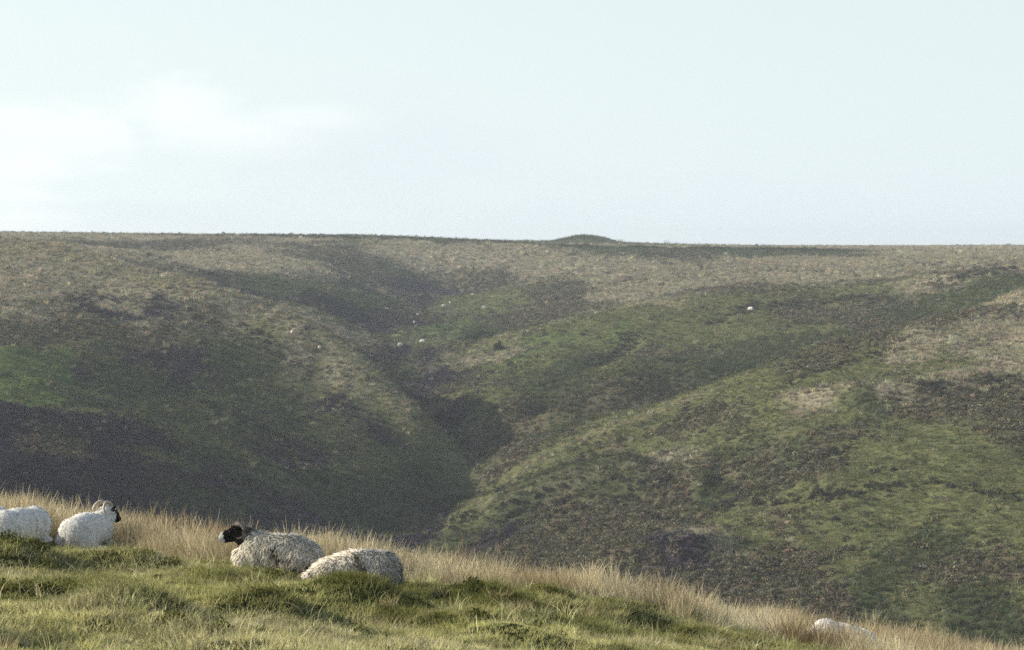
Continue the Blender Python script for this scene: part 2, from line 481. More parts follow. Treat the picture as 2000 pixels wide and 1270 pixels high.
def plain_mat(name, col, rough=0.8, noise=0.25, scale=20.0):
    m, N, L = new_mat(name)
    out = N.new('ShaderNodeOutputMaterial')
    p = N.new('ShaderNodeBsdfPrincipled'); p.inputs['Roughness'].default_value = rough
    tc = N.new('ShaderNodeTexCoord')
    n1 = N.new('ShaderNodeTexNoise'); n1.inputs['Scale'].default_value = scale; n1.inputs['Detail'].default_value = 5.0
    L.new(tc.outputs['Object'], n1.inputs['Vector'])
    rp = N.new('ShaderNodeValToRGB')
    rp.color_ramp.elements[0].position = 0.3; rp.color_ramp.elements[0].color = tuple(c * (1 - noise) for c in col) + (1,)
    rp.color_ramp.elements[1].position = 0.7; rp.color_ramp.elements[1].color = tuple(min(1, c * (1 + noise)) for c in col) + (1,)
    L.new(n1.outputs[0], rp.inputs[0]); L.new(rp.outputs[0], p.inputs['Base Color'])
    bp = N.new('ShaderNodeBump'); bp.inputs['Strength'].default_value = 0.4; bp.inputs['Distance'].default_value = 0.01
    L.new(n1.outputs[0], bp.inputs['Height']); L.new(bp.outputs[0], p.inputs['Normal'])
    L.new(p.outputs[0], out.inputs[0])
    return m

def coat_mat(name):
    """sheep: colour comes from the coat attribute, broken up by fine noise"""
    m, N, L = new_mat(name)
    out = N.new('ShaderNodeOutputMaterial')
    a = N.new('ShaderNodeAttribute'); a.attribute_name = 'tint'
    tc = N.new('ShaderNodeTexCoord')
    n1 = N.new('ShaderNodeTexNoise'); n1.inputs['Scale'].default_value = 45.0; n1.inputs['Detail'].default_value = 4.0
    L.new(tc.outputs['Object'], n1.inputs['Vector'])
    rp = N.new('ShaderNodeValToRGB')
    rp.color_ramp.elements[0].position = 0.3; rp.color_ramp.elements[0].color = (0.8, 0.79, 0.77, 1)
    rp.color_ramp.elements[1].position = 0.65; rp.color_ramp.elements[1].color = (1.08, 1.08, 1.08, 1)
    L.new(n1.outputs[0], rp.inputs[0])
    mx = N.new('ShaderNodeMix'); mx.data_type = 'RGBA'; mx.blend_type = 'MULTIPLY'; mx.inputs[0].default_value = 1.0
    L.new(a.outputs['Color'], mx.inputs[6]); L.new(rp.outputs[0], mx.inputs[7])
    df = N.new('ShaderNodeBsdfDiffuse'); df.inputs['Roughness'].default_value = 1.0
    tr = N.new('ShaderNodeBsdfTranslucent')
    L.new(mx.outputs[2], df.inputs[0]); L.new(mx.outputs[2], tr.inputs[0])
    ms = N.new('ShaderNodeMixShader'); ms.inputs[0].default_value = 0.12
    L.new(df.outputs[0], ms.inputs[1]); L.new(tr.outputs[0], ms.inputs[2])
    L.new(ms.outputs[0], out.inputs[0])
    return m

# ---------- vegetation of the hills: what grows where, some of it chosen for light and shade ----------
KIND_COL = {  # base colours
 'g': (0.138, 0.146, 0.068),   # grazed grass
 'd': (0.084, 0.097, 0.052),   # rushes, dark rough grass
 't': (0.300, 0.272, 0.195),   # bleached moor grass
 'b': (0.130, 0.116, 0.076),   # bracken and old heather
 'p': (0.050, 0.040, 0.060),   # heather
 'v': (0.120, 0.158, 0.060),   # short bright pasture; also lifts the sunlit green flank
}
KINDS = 'gdtbpv'
VEG = [
 # plateau and top slopes
 (-200,470,'t'),(0,462,'t'),(300,468,'t'),(600,472,'t'),(700,466,'d'),(850,470,'d'),(800,482,'t'),(1000,500,'t'),(1000,480,'t'),(1150,474,'d'),(1200,480,'t'),(1400,485,'t'),(1600,485,'t'),(1800,486,'t'),(1950,486,'t'),
 (1200,492,'d'),(1450,494,'d'),(1600,496,'d'),(1800,500,'t'),(1950,500,'t'),(500,490,'t'),(350,476,'b'),(600,485,'b'),(250,490,'t'),(200,478,'b'),
 (550,510,'t'),(450,520,'t'),(400,500,'t'),(650,510,'b'),(900,520,'t'),(850,500,'t'),(950,545,'b'),(1100,515,'t'),(1050,530,'t'),(1250,520,'t'),(1300,505,'b'),(1500,510,'t'),(1700,515,'t'),(1450,500,'d'),
 # left spur
 (0,495,'t'),(100,510,'t'),(200,530,'t'),(300,550,'t'),(400,572,'t'),(60,540,'t'),(150,560,'t'),(0,570,'t'),(250,580,'t'),(350,600,'t'),(300,615,'p'),(200,612,'p'),(100,606,'b'),(0,600,'t'),(60,625,'t'),(240,640,'t'),(0,650,'b'),
 (100,650,'b'),(200,650,'b'),(300,660,'b'),(400,640,'b'),(470,630,'t'),(500,605,'t'),(560,625,'t'),(430,690,'d'),(350,710,'p'),(300,700,'p'),(200,700,'d'),(100,695,'v'),(20,700,'v'),(20,750,'v'),(100,770,'v'),(60,792,'v'),(20,725,'v'),(60,720,'v'),(70,750,'v'),(20,785,'v'),(-150,740,'v'),(130,740,'p'),(150,700,'b'),
 (200,760,'d'),(250,720,'d'),(180,800,'g'),(250,800,'d'),(20,815,'p'),(100,815,'p'),(0,870,'p'),(100,870,'b'),(60,920,'p'),(200,830,'p'),(280,860,'p'),(330,900,'g'),(200,900,'p'),(-150,870,'p'),(380,930,'p'),(450,975,'d'),(540,1000,'p'),
 (300,800,'d'),(350,850,'d'),(420,880,'d'),(400,780,'d'),(450,820,'g'),(520,860,'p'),(480,860,'d'),(580,890,'p'),(640,930,'d'),(550,930,'g'),(500,740,'d'),(550,700,'d'),(600,690,'g'),(600,650,'t'),(520,650,'g'),(660,680,'t'),(720,740,'t'),
 (600,760,'d'),(650,740,'g'),(700,790,'g'),(680,800,'p'),(650,780,'p'),(720,850,'p'),(780,880,'d'),(760,810,'g'),(820,845,'g'),(860,870,'g'),(800,920,'d'),(850,920,'g'),(700,900,'g'),(620,820,'g'),(560,800,'d'),(700,970,'d'),(800,980,'d'),(640,1000,'d'),(750,1010,'d'),(860,960,'d'),
 (560,610,'t'),(600,634,'t'),(650,664,'g'),(680,690,'t'),(705,708,'t'),(730,730,'g'),(755,755,'t'),(780,780,'g'),(805,803,'t'),(830,825,'g'),(855,850,'g'),(880,868,'g'),(896,885,'g'),(640,690,'g'),(690,740,'g'),(760,790,'g'),(820,840,'d'),(850,900,'d'),(780,850,'d'),(400,830,'d'),(340,760,'d'),(280,760,'d'),  # crest samples kept pale partly to paint the lit rim
 # far shoulder, darkened for shade on its right-facing side, and the valley head
 (520,560,'d'),(600,560,'d'),(550,600,'d'),(650,600,'p'),(700,560,'d'),(700,600,'d'),(680,640,'d'),(740,590,'d'),(620,530,'t'),(700,530,'b'),(480,570,'p'),(580,620,'p'),(770,560,'p'),(770,540,'d'),(800,590,'p'),(840,560,'p'),(870,540,'b'),(760,620,'p'),(790,610,'b'),(730,650,'p'),(700,665,'t'),
 # valley floor: the dark samples carry its shadow too
 (770,700,'p'),(740,680,'b'),(830,740,'p'),(800,720,'d'),(880,800,'p'),(850,770,'b'),(920,860,'b'),(905,900,'p'),(900,940,'d'),(870,980,'p'),(930,920,'b'),(840,1020,'b'),(810,1040,'p'),
 # green flank, some samples brightened for the sun on it
 (800,672,'g'),(850,650,'v'),(830,690,'g'),(900,630,'v'),(900,600,'g'),(960,600,'v'),(950,580,'g'),(1000,600,'g'),(870,610,'b'),(900,585,'g'),(1000,570,'g'),(1000,640,'d'),(940,655,'d'),(1040,620,'b'),(1070,590,'b'),(1100,560,'b'),(900,700,'b'),(850,720,'p'),(960,700,'t'),
 # broad spur, its bright samples put in for the sunlit side
 (1000,660,'g'),(950,690,'g'),(1050,660,'v'),(1000,700,'v'),(900,740,'b'),(950,720,'g'),(950,740,'g'),(940,790,'g'),(980,770,'g'),(1000,830,'b'),(1050,730,'d'),(1080,690,'g'),(1150,640,'g'),(1120,700,'d'),(1180,680,'d'),(1060,760,'d'),(1000,780,'d'),(1200,620,'g'),(1200,650,'v'),(1250,600,'g'),(1300,590,'t'),(1330,560,'t'),(1200,575,'t'),(1180,545,'t'),
 (1250,670,'g'),(1200,720,'g'),(1150,760,'d'),(1100,800,'b'),(1200,790,'b'),(1280,740,'d'),(1300,690,'b'),(1050,850,'b'),(1000,880,'b'),(1100,830,'d'),(960,890,'b'),(1350,700,'d'),(1350,660,'g'),(1300,640,'g'),(1400,640,'g'),(1250,640,'g'),(1400,600,'g'),(1450,570,'b'),
 # side valley
 (1400,720,'d'),(1450,700,'d'),(1500,700,'d'),(1500,660,'g'),(1550,680,'d'),(1600,640,'g'),(1470,620,'g'),(1500,610,'g'),(1600,620,'b'),(1550,610,'b'),(1650,650,'d'),(1700,640,'b'),(1700,610,'b'),(1750,620,'d'),(1800,610,'d'),(1850,580,'d'),(1900,580,'d'),(1950,565,'d'),(1850,550,'b'),(1800,570,'t'),(1700,575,'g'),(1600,575,'g'),(1600,545,'t'),(1900,540,'t'),(1380,745,'d'),(1330,770,'b'),
 # near hill on the right
 (1000,945,'g'),(1040,910,'g'),(1080,885,'g'),(1150,860,'g'),(1250,825,'g'),(1300,800,'g'),(1400,770,'g'),(1450,755,'g'),(1500,740,'g'),(1600,715,'b'),(1700,680,'b'),(1850,640,'b'),(1950,600,'t'),(1600,750,'g'),(1700,720,'g'),(1800,690,'t'),(1950,660,'t'),(1850,720,'g'),(1980,710,'t'),
 (1500,800,'g'),(1600,790,'t'),(1650,770,'g'),(1250,870,'g'),(1350,830,'b'),(1340,845,'b'),(1420,810,'b'),(1480,830,'g'),(1450,870,'d'),(1550,850,'g'),(1620,830,'g'),(1650,870,'b'),(1380,880,'g'),(1300,870,'g'),(1200,895,'b'),(1260,905,'t'),(1340,915,'t'),(1180,920,'b'),(1750,800,'t'),(1700,830,'d'),(1800,820,'b'),(1900,790,'b'),(1980,780,'b'),(1900,750,'t'),(1990,830,'b'),
 (1070,985,'d'),(1150,955,'d'),(1000,1005,'d'),(1200,935,'d'),(920,1005,'g'),(900,1030,'d'),(860,1045,'g'),(1000,1040,'p'),(1100,1020,'b'),(1050,1060,'b'),(1200,1000,'b'),(1300,960,'b'),(1250,1050,'b'),(1150,1060,'b'),(1300,1030,'b'),(1400,960,'d'),(1450,920,'b'),(1400,1000,'b'),(1380,1060,'t'),(1460,1040,'g'),(1350,1090,'p'),(1420,1100,'b'),(1500,1010,'b'),(1450,1005,'g'),
 (1560,1000,'g'),(1650,980,'g'),(1750,980,'g'),(1850,1000,'g'),(1950,1000,'g'),(1600,920,'b'),(1700,920,'g'),(1800,890,'g'),(1900,920,'g'),(1980,900,'g'),(1700,880,'g'),(1850,860,'g'),(1560,890,'d'),(1600,1050,'g'),(1700,1060,'g'),(1800,1060,'d'),(1900,1060,'g'),(1980,1060,'g'),(1550,1090,'b'),(1650,1110,'g'),(1500,1130,'b'),(1750,1110,'d'),(1850,1120,'b'),(1950,1110,'b'),(1700,1160,'d'),(1800,1180,'g'),(1900,1180,'d'),(1980,1160,'g'),(1950,1210,'d'),(1600,1170,'b'),(1450,1160,'b'),(1300,1120,'b'),(1150,1100,'b'),
]
_vx, _vk = [], []
for u, v, k in VEG:
    p = hit(u, v, base_far, 190.0, 1000.0, 1000)
    if p is None: p = at(u, v, 735.0) if v > 470 else None
    if p is None: continue
    _vx.append(p[:2]); _vk.append(KINDS.index(k))
for x, y, k in ((at(1145, 470, 850)[0], 850, 'd'), (at(1115, 470, 850)[0], 846, 'd'), (at(1175, 470, 850)[0], 846, 'd'), (at(1145, 470, 850)[0], 838, 'd')):
    _vx.append((x, y)); _vk.append(KINDS.index(k))
_vx = np.array(_vx); _vk = np.array(_vk)

def veg_weights(x, y):
    x = np.ravel(x); y = np.ravel(y)
    sc = np.clip(y / 300.0, 0.7, 3.0)
    wx = x + sc * (5.0 * fbm(x / (7 * 1.0), y / 14, 3, 21))
    wy = y + sc * (11.0 * fbm(x / 7, y / 14, 3, 22))
    W = np.zeros((len(x), len(KINDS)))
    for i in range(0, len(x), 30000):
        dx = (wx[i:i + 30000, None] - _vx[None, :, 0]) * 2.0
        dy = (wy[i:i + 30000, None] - _vx[None, :, 1])
        w = 1.0 / (dx * dx + dy * dy + 30.0 * (sc[i:i + 30000, None] ** 2)) ** 2.0
        for k in range(len(KINDS)): W[i:i + 30000, k] = w[:, _vk == k].sum(1)
    return W / W.sum(1, keepdims=True)

def veg_colors(W, x, y):
    Wp = W ** 1.8; Wp = Wp / Wp.sum(1, keepdims=True)
    C = np.array([KIND_COL[k] for k in KINDS])
    pm = pale_mask(np.ravel(x), np.ravel(y))[:, None] * 0.6
    return (Wp @ C) * (1 - pm) + np.array((0.235, 0.225, 0.135))[None] * pm

# ---------- the ground sheets ----------
def polar_sheet(name, ths, rs, mat, colfn):
    TH, R = np.meshgrid(ths, rs, indexing='ij')
    X = R * np.sin(TH); Y = R * np.cos(TH)
    Z = height(X, Y)
    na, nr = X.shape
    idx = np.arange(na * nr).reshape(na, nr)
    f = np.stack([idx[:-1, :-1], idx[1:, :-1], idx[1:, 1:], idx[:-1, 1:]], -1).reshape(-1, 4)
    col = colfn(X.ravel(), Y.ravel())
    return mesh_from(name, np.stack([X, Y, Z], -1).reshape(-1, 3), f, mat, True, None, col)

D2R = math.pi / 180
th_far = np.concatenate([np.linspace(-30, -13.4, 50), np.linspace(-13.3, 13.3, 680), np.linspace(13.4, 30, 50)]) * D2R
rs_far = np.concatenate([np.geomspace(150, 760, 560), np.geomspace(766, 3000, 70)])
def far_cols(x, y):
    c = veg_colors(veg_weights(x, y), x, y)
    return c * 0.85
hills = polar_sheet('hills', th_far, rs_far, ground_mat('moor_ground', 1.6), far_cols)
tag(hills, kind='structure')

th_near = np.concatenate([np.linspace(-40, -16.8, 40), np.linspace(-16.6, 16.6, 450), np.linspace(16.8, 40, 40)]) * D2R
rs_near = np.concatenate([np.linspace(1.0, 12.6, 40), np.linspace(12.8, 50, 330), np.geomspace(50.5, 150, 60)])
def turf_zone(x, y):
    """0 grazed turf .. 1 tall bleached grass"""
    edge = 29.3 - 0.12 * x + 1.7 * fbm(x / 2.2, y / 2.2, 3, 31) + np.where(x < -2.8, -2.6 * sstep(-2.8, -4.0, x), 0) - 0.5 * sstep(0.5, 4, x)
    return sstep(-1.2, 1.2, y - edge)
def near_cols(x, y):
    t = turf_zone(x, y)[:, None]
    a = np.array((0.045, 0.055, 0.018)); b = np.array((0.10, 0.075, 0.035))
    return a * (1 - t) + b * t
pasture = polar_sheet('pasture', th_near, rs_near, ground_mat('turf_ground', 9.0), near_cols)
tag(pasture, kind='structure')

# ---------- tufts ----------
def blades_mesh(name, n, h, r, w, lean, seg, rs, mat, droop=0.4, spread=1.0, head=0.0, jitter=0.18, curve=1.0, stiff=0.0):
    """one tuft: n tapering blades leaning outward; 'blade' is a small per-blade colour factor"""
    V, Fc, Cc = [], [], []
    for _ in range(n):
        a = rs.uniform(0, 2 * math.pi); rr = r * math.sqrt(rs.rand()) * spread
        bx, by = rr * math.cos(a), rr * math.sin(a)
        la = a + rs.normal(0, 0.9); hh = h * rs.uniform(0.55, 1.15); ln = lean * rs.uniform(0.3, 1.4)
        face = rs.uniform(0, math.pi)
        wx, wy = math.cos(face) * w / 2, math.sin(face) * w / 2
        f = 1 + rs.normal(0, jitter); tone = (f * rs.uniform(0.95, 1.06), f, f * rs.uniform(0.85, 1.1))
        i0 = len(V)
        for s in range(seg + 1):
            t = s / seg
            out = ln * hh * (t ** 1.7) * curve
            z = hh * (t - droop * ln * t * t * 0.5)
            k = (1 - t ** 2 * 0.85) if not head else ((0.5 + 0.5 * (1 - t)) if t < 0.75 else head * (1.15 - t) * 3)
            px, py = bx + math.cos(la) * out, by + math.sin(la) * out
            V.append((px - wx * k, py - wy * k, z)); V.append((px + wx * k, py + wy * k, z))
            sh = tone
            Cc += [sh, sh]
        for s in range(seg):
            j = i0 + 2 * s
            Fc.append((j, j + 1, j + 3, j + 2))
    me = mesh_from(name, V, Fc, mat, False, None, None, make=False)
    c = np.ones((len(V), 4), dtype=np.float32); c[:, :3] = np.clip(np.array(Cc), 0.3, 1.7)
    at_ = me.attributes.new('blade', 'FLOAT_COLOR', 'POINT'); at_.data.foreach_set('color', c.ravel())
    return me

def clump_mesh(name, n, r, h, leaf, rs, mat, jitter=0.25):
    """a bushy clump: many small leaf faces through a dome"""
    V, Fc, Cc = [], [], []
    for _ in range(n):
        d = rs.normal(0, 1, 3); d[2] = abs(d[2]); d /= np.linalg.norm(d)
        q = rs.uniform(0.55, 1.0) ** 0.5
        c = np.array((d[0] * r, d[1] * r, d[2] * h)) * q * (1 + 0.18 * rs.normal())
        t1 = rs.normal(0, 1, 3); t1 /= np.linalg.norm(t1)
        t2 = np.cross(t1, rs.normal(0, 1, 3)); t2 /= np.linalg.norm(t2)
        s = leaf * rs.uniform(0.6, 1.4)
        i0 = len(V)
        V += [c - t1 * s * 0.5, c + t2 * s * 0.45, c + t1 * s * 0.7, c - t2 * s * 0.45]
        f = 1 + rs.normal(0, jitter)
        Cc += [(f, f, f)] * 4
        Fc.append((i0, i0 + 1, i0 + 2, i0 + 3))
    me = mesh_from(name, V, Fc, mat, False, None, None, make=False)
    c = np.ones((len(V), 4), dtype=np.float32); c[:, :3] = np.clip(np.array(Cc), 0.4, 1.7)
    at_ = me.attributes.new('blade', 'FLOAT_COLOR', 'POINT'); at_.data.foreach_set('color', c.ravel())
    return me

def scatter(name, pts, rotz, tilt, scl, tint, variants):
    """one stuff object: points with attributes, each point an instance of one of the variants"""
    me = bpy.data.meshes.new(name)
    n = len(pts)
    me.vertices.add(n); me.vertices.foreach_set('co', np.asarray(pts, dtype=np.float32).ravel())
    rot = np.zeros((n, 3), dtype=np.float32); rot[:, 0] = tilt[:, 0]; rot[:, 1] = tilt[:, 1]; rot[:, 2] = rotz
    a = me.attributes.new('rot', 'FLOAT_VECTOR', 'POINT'); a.data.foreach_set('vector', rot.ravel())
    a = me.attributes.new('scl', 'FLOAT_VECTOR', 'POINT'); a.data.foreach_set('vector', np.asarray(scl, dtype=np.float32).ravel())
    c = np.ones((n, 4), dtype=np.float32); c[:, :3] = tint
    a = me.attributes.new('tint', 'FLOAT_COLOR', 'POINT'); a.data.foreach_set('color', c.ravel())
    a = me.attributes.new('pick', 'INT', 'POINT'); a.data.foreach_set('value', np.random.RandomState(n).randint(0, len(variants), n).astype(np.int32))
    col = bpy.data.collections.new(name + '_variants')
    for i, v in enumerate(variants):
        col.objects.link(bpy.data.objects.new('%s_variant_%02d' % (name, i), v))
    ng = bpy.data.node_groups.new(name + '_scatter', 'GeometryNodeTree')
    ng.interface.new_socket('Geometry', in_out='INPUT', socket_type='NodeSocketGeometry')
    ng.interface.new_socket('Geometry', in_out='OUTPUT', socket_type='NodeSocketGeometry')
    N, L = ng.nodes, ng.links
    gi = N.new('NodeGroupInput'); go = N.new('NodeGroupOutput')
    ci = N.new('GeometryNodeCollectionInfo'); ci.inputs['Collection'].default_value = col
    ci.inputs['Separate Children'].default_value = True; ci.inputs['Reset Children'].default_value = True
    ip = N.new('GeometryNodeInstanceOnPoints'); ip.inputs['Pick Instance'].default_value = True
    def named(nm, dt):
        q = N.new('GeometryNodeInputNamedAttribute'); q.data_type = dt; q.inputs['Name'].default_value = nm
        return q.outputs['Attribute']
    L.new(gi.outputs[0], ip.inputs['Points']); L.new(ci.outputs[0], ip.inputs['Instance'])
    L.new(named('pick', 'INT'), ip.inputs['Instance Index'])
    L.new(named('rot', 'FLOAT_VECTOR'), ip.inputs['Rotation'])
    L.new(named('scl', 'FLOAT_VECTOR'), ip.inputs['Scale'])
    L.new(ip.outputs[0], go.inputs[0])
    o = link(bpy.data.objects.new(name, me))
    md = o.modifiers.new('scatter', 'NODES'); md.node_group = ng
    tag(o, kind='stuff')
    return o

# hillside vegetation
rs = np.random.RandomState(11)
mat_moor = grass_mat('moor_grass', True, 0.25)
mat_heather = grass_mat('heather', True, 0.08)
moor_tufts = [blades_mesh('moor_tuft', 26, 0.42, 0.22, 0.035, 0.55, 2, rs, mat_moor) for _ in range(5)]
turf_tufts = [blades_mesh('turf_tuft', 24, 0.17, 0.30, 0.035, 0.6, 2, rs, mat_moor) for _ in range(4)]
heather_clumps = [clump_mesh('heather_clump', 70, 0.34, 0.34, 0.11, rs, mat_heather) for _ in range(6)]

def sample_sector(n, r0, r1, half, power):
    """points over the sector, denser nearby: density ~ r**-power"""
    u = rs.rand(n)
    k = 2 - power
    r = (r0 ** k + u * (r1 ** k - r0 ** k)) ** (1 / k)
    th = rs.uniform(-half, half, n)
    return r * np.sin(th), r * np.cos(th)
NH = 210000
hx, hy = sample_sector(NH, 165.0, 760.0, 13.2 * D2R, 1.55)
ex, ey = sample_sector(14000, 760.0, 1000.0, 13.2 * D2R, 1.0)
_mx = at(1145, 474, 850)[0]
ex = np.concatenate([ex, _mx + rs.normal(0, 9, 2500)]); ey = np.concatenate([ey, 850 + rs.normal(0, 9, 2500)])
hx = np.concatenate([hx, ex]); hy = np.concatenate([hy, ey])
hz = height(hx, hy)
# drop what no line of sight from around the camera can reach
def seen(x, y, z, lift=0.5):
    ths = np.linspace(-13.5, 13.5, 360) * D2R; rr = np.concatenate([np.linspace(28, 60, 40), np.geomspace(62, 800, 420)])
    T, R = np.meshgrid(ths, rr, indexing='ij')
    H = height(R * np.sin(T), R * np.cos(T)) / R
    M = np.maximum.accumulate(H, axis=1)
    th = np.arctan2(x, y); r = np.hypot(x, y)
    i = np.clip(np.round((th - ths[0]) / (ths[1] - ths[0])).astype(int), 0, len(ths) - 1)
    j = np.clip(np.searchsorted(rr, r) - 1, 0, len(rr) - 1)
    return (z + lift + 1.2) / r >= M[i, j]
ok = seen(hx, hy, hz)
hx, hy, hz = hx[ok], hy[ok], hz[ok]
HW = veg_weights(hx, hy)
spk = np.stack([fbm(hx / 1.3, hy / 2.0, 2, 40 + k) * 0.55 + 0.30 * vnoise(hx / 5, hy / 8, 50 + k) for k in range(len(KINDS))], 1)
HS = HW ** 0.65; HS = HS / HS.sum(1, keepdims=True)
pick = np.argmax(HS + spk * 1.0 + rs.normal(0, 0.22, HW.shape), 1)
pm = pale_mask(hx, hy)
pick = np.where(rs.rand(len(hx)) < pm * 0.9, np.where(rs.rand(len(hx)) < 0.55, 2, 0), pick)
lm = line_mask(hx, hy)
online = rs.rand(len(hx)) < lm * 0.85
pick = np.where(online, np.where(rs.rand(len(hx)) < 0.4, 1, 4), pick)
hc = np.array([KIND_COL[k] for k in KINDS])[pick]
lum = np.exp(rs.normal(0, 0.30, len(hx)))[:, None]
hue = 1 + rs.normal(0, 0.07, (len(hx), 3))
mixw = veg_colors(HW, hx, hy)
hc = 1.08 * (hc * 0.62 + mixw * 0.38) * lum * hue * np.where(online, 0.62, 1.0)[:, None]
far_s = np.clip(0.85 + (np.hypot(hx, hy) - 200) / 900, 0.85, 1.5) * np.exp(rs.normal(0, 0.25, len(hx)))
def put(name, m, variants, sc):
    p = np.stack([hx[m], hy[m], hz[m] - 0.03], 1)
    k = m.sum()
    s = (far_s[m] * sc)[:, None] * np.stack([np.ones(k), np.ones(k), rs.uniform(0.75, 1.25, k)], 1)
    return scatter(name, p, rs.uniform(0, 6.28, k), rs.normal(0, 0.12, (k, 2)), s, hc[m], variants)
put('hill_turf', (pick == 0) | (pick == 5), turf_tufts, 1.25)
put('moor_grass', (pick == 1) | (pick == 2), moor_tufts, 1.05)
put('heather', (pick == 3) | (pick == 4), heather_clumps, 1.0)

# ---------- grass in front ----------
mat_blade = grass_mat('meadow_grass', True, 0.38)
short_t = [blades_mesh('short_tuft', 30, 0.062, 0.095, 0.0055, 0.75, 3, rs, mat_blade, 0.6) for _ in range(7)]
tall_t = [blades_mesh('tall_tuft', 16, 0.40, 0.06, 0.0048, 0.38, 4, rs, mat_blade, 0.5, 1.0, 0.9) for _ in range(8)]
tussock_t = [blades_mesh('tussock', 80, 0.13, 0.12, 0.005, 0.8, 3, rs, mat_blade, 0.7) for _ in range(5)]
thatch_t = [blades_mesh('thatch_tuft', 16, 0.16, 0.12, 0.005, 2.2, 4, rs, mat_blade, 0.8) for _ in range(6)]
mid_t = [blades_mesh('mid_tuft', 24, 0.20, 0.09, 0.0055, 0.8, 4, rs, mat_blade, 0.9) for _ in range(6)]
straw_t = [blades_mesh('straw_tuft', 3, 0.23, 0.05, 0.0034, 0.9, 5, rs, mat_blade, 0.9) for _ in range(8)]
moss_t = [clump_mesh('moss_clump', 170, 0.10, 0.07, 0.017, rs, mat_blade, 0.3) for _ in range(5)]

SHEEP_AT = []   # filled below: ellipses that stay clear of grass  (x, y, a, b, yaw)
def clear_of_sheep(x, y, grow=0.0):
    m = np.ones(len(x), dtype=bool)
    for sx, sy, a, b, yaw in SHEEP_AT:
        dx, dy = x - sx, y - sy
        p = dx * math.cos(yaw) + dy * math.sin(yaw); q = -dx * math.sin(yaw) + dy * math.cos(yaw)
        m &= (p / (a + grow)) ** 2 + (q / (b + grow)) ** 2 > 1
    return m

def sector_uniform(n, y0, y1, half=14.2 * D2R):
    y = np.sqrt(rs.uniform(y0 * y0, y1 * y1, n)); t = rs.uniform(-math.tan(half), math.tan(half), n)
    return t * y, y

# ---------- sheep ----------
mat_coat = coat_mat('sheep_coat')
mat_horn = plain_mat('horn', (0.36, 0.31, 0.23), 0.6, 0.3, 30)
mat_eye = plain_mat('eye', (0.012, 0.010, 0.008), 0.15, 0.1)

def frame(fwd, up=(0, 0, 1)):
    f = Vector(fwd).normalized(); l = Vector(up).cross(f).normalized(); u = f.cross(l)
    return Matrix((f, l, u)).transposed()      # columns: forward, left, up

class Shape:
    def __init__(self): self.bm = bmesh.new()
    def ell(self, c, r, rot=None):
        M = Matrix.Translation(c) @ (rot.to_4x4() if rot is not None else Matrix()) @ Matrix.Diagonal((r[0], r[1], r[2], 1))
        bmesh.ops.create_icosphere(self.bm, subdivisions=3, radius=1.0, matrix=M)
    def cap(self, p, q, r0, r1, n=9):
        p, q = Vector(p), Vector(q)
        for i in range(n):
            t = i / (n - 1); r = r0 + (r1 - r0) * t
            bmesh.ops.create_icosphere(self.bm, subdivisions=2, radius=r, matrix=Matrix.Translation(p.lerp(q, t)))
    def remeshed(self, voxel, smooth=6):
        me = bpy.data.meshes.new('shape'); self.bm.to_mesh(me); self.bm.free()
        o = bpy.data.objects.new('shape', me); COL.objects.link(o)
        r = o.modifiers.new('r', 'REMESH'); r.mode = 'VOXEL'; r.voxel_size = voxel
        s = o.modifiers.new('s', 'SMOOTH'); s.factor = 0.5; s.iterations = smooth
        dg = bpy.context.evaluated_depsgraph_get()
        res = bpy.data.meshes.new_from_object(o.evaluated_get(dg))
        bpy.data.objects.remove(o); bpy.data.meshes.remove(me)
        return res

def tube_mesh(path, radii, sides=8):
    """tapered tube along a path of points"""
    V, Fc = [], []
    n = len(path); up = Vector((0.12, 0.2, 1))
    for i, p in enumerate(path):
        p = Vector(p); t = (Vector(path[min(i + 1, n - 1)]) - Vector(path[max(i - 1, 0)])).normalized()
        a = t.cross(up)
        if a.length < 1e-3: a = t.cross(Vector((1, 0, 0)))
        a.normalize(); b = t.cross(a)
        for k in range(sides):
            w = 2 * math.pi * k / sides
            V.append(tuple(p + (a * math.cos(w) + b * math.sin(w)) * radii[i]))
    for i in range(n - 1):
        for k in range(sides):
            k2 = (k + 1) % sides
            Fc.append((i * sides + k, i * sides + k2, (i + 1) * sides + k2, (i + 1) * sides + k))
    return V, Fc

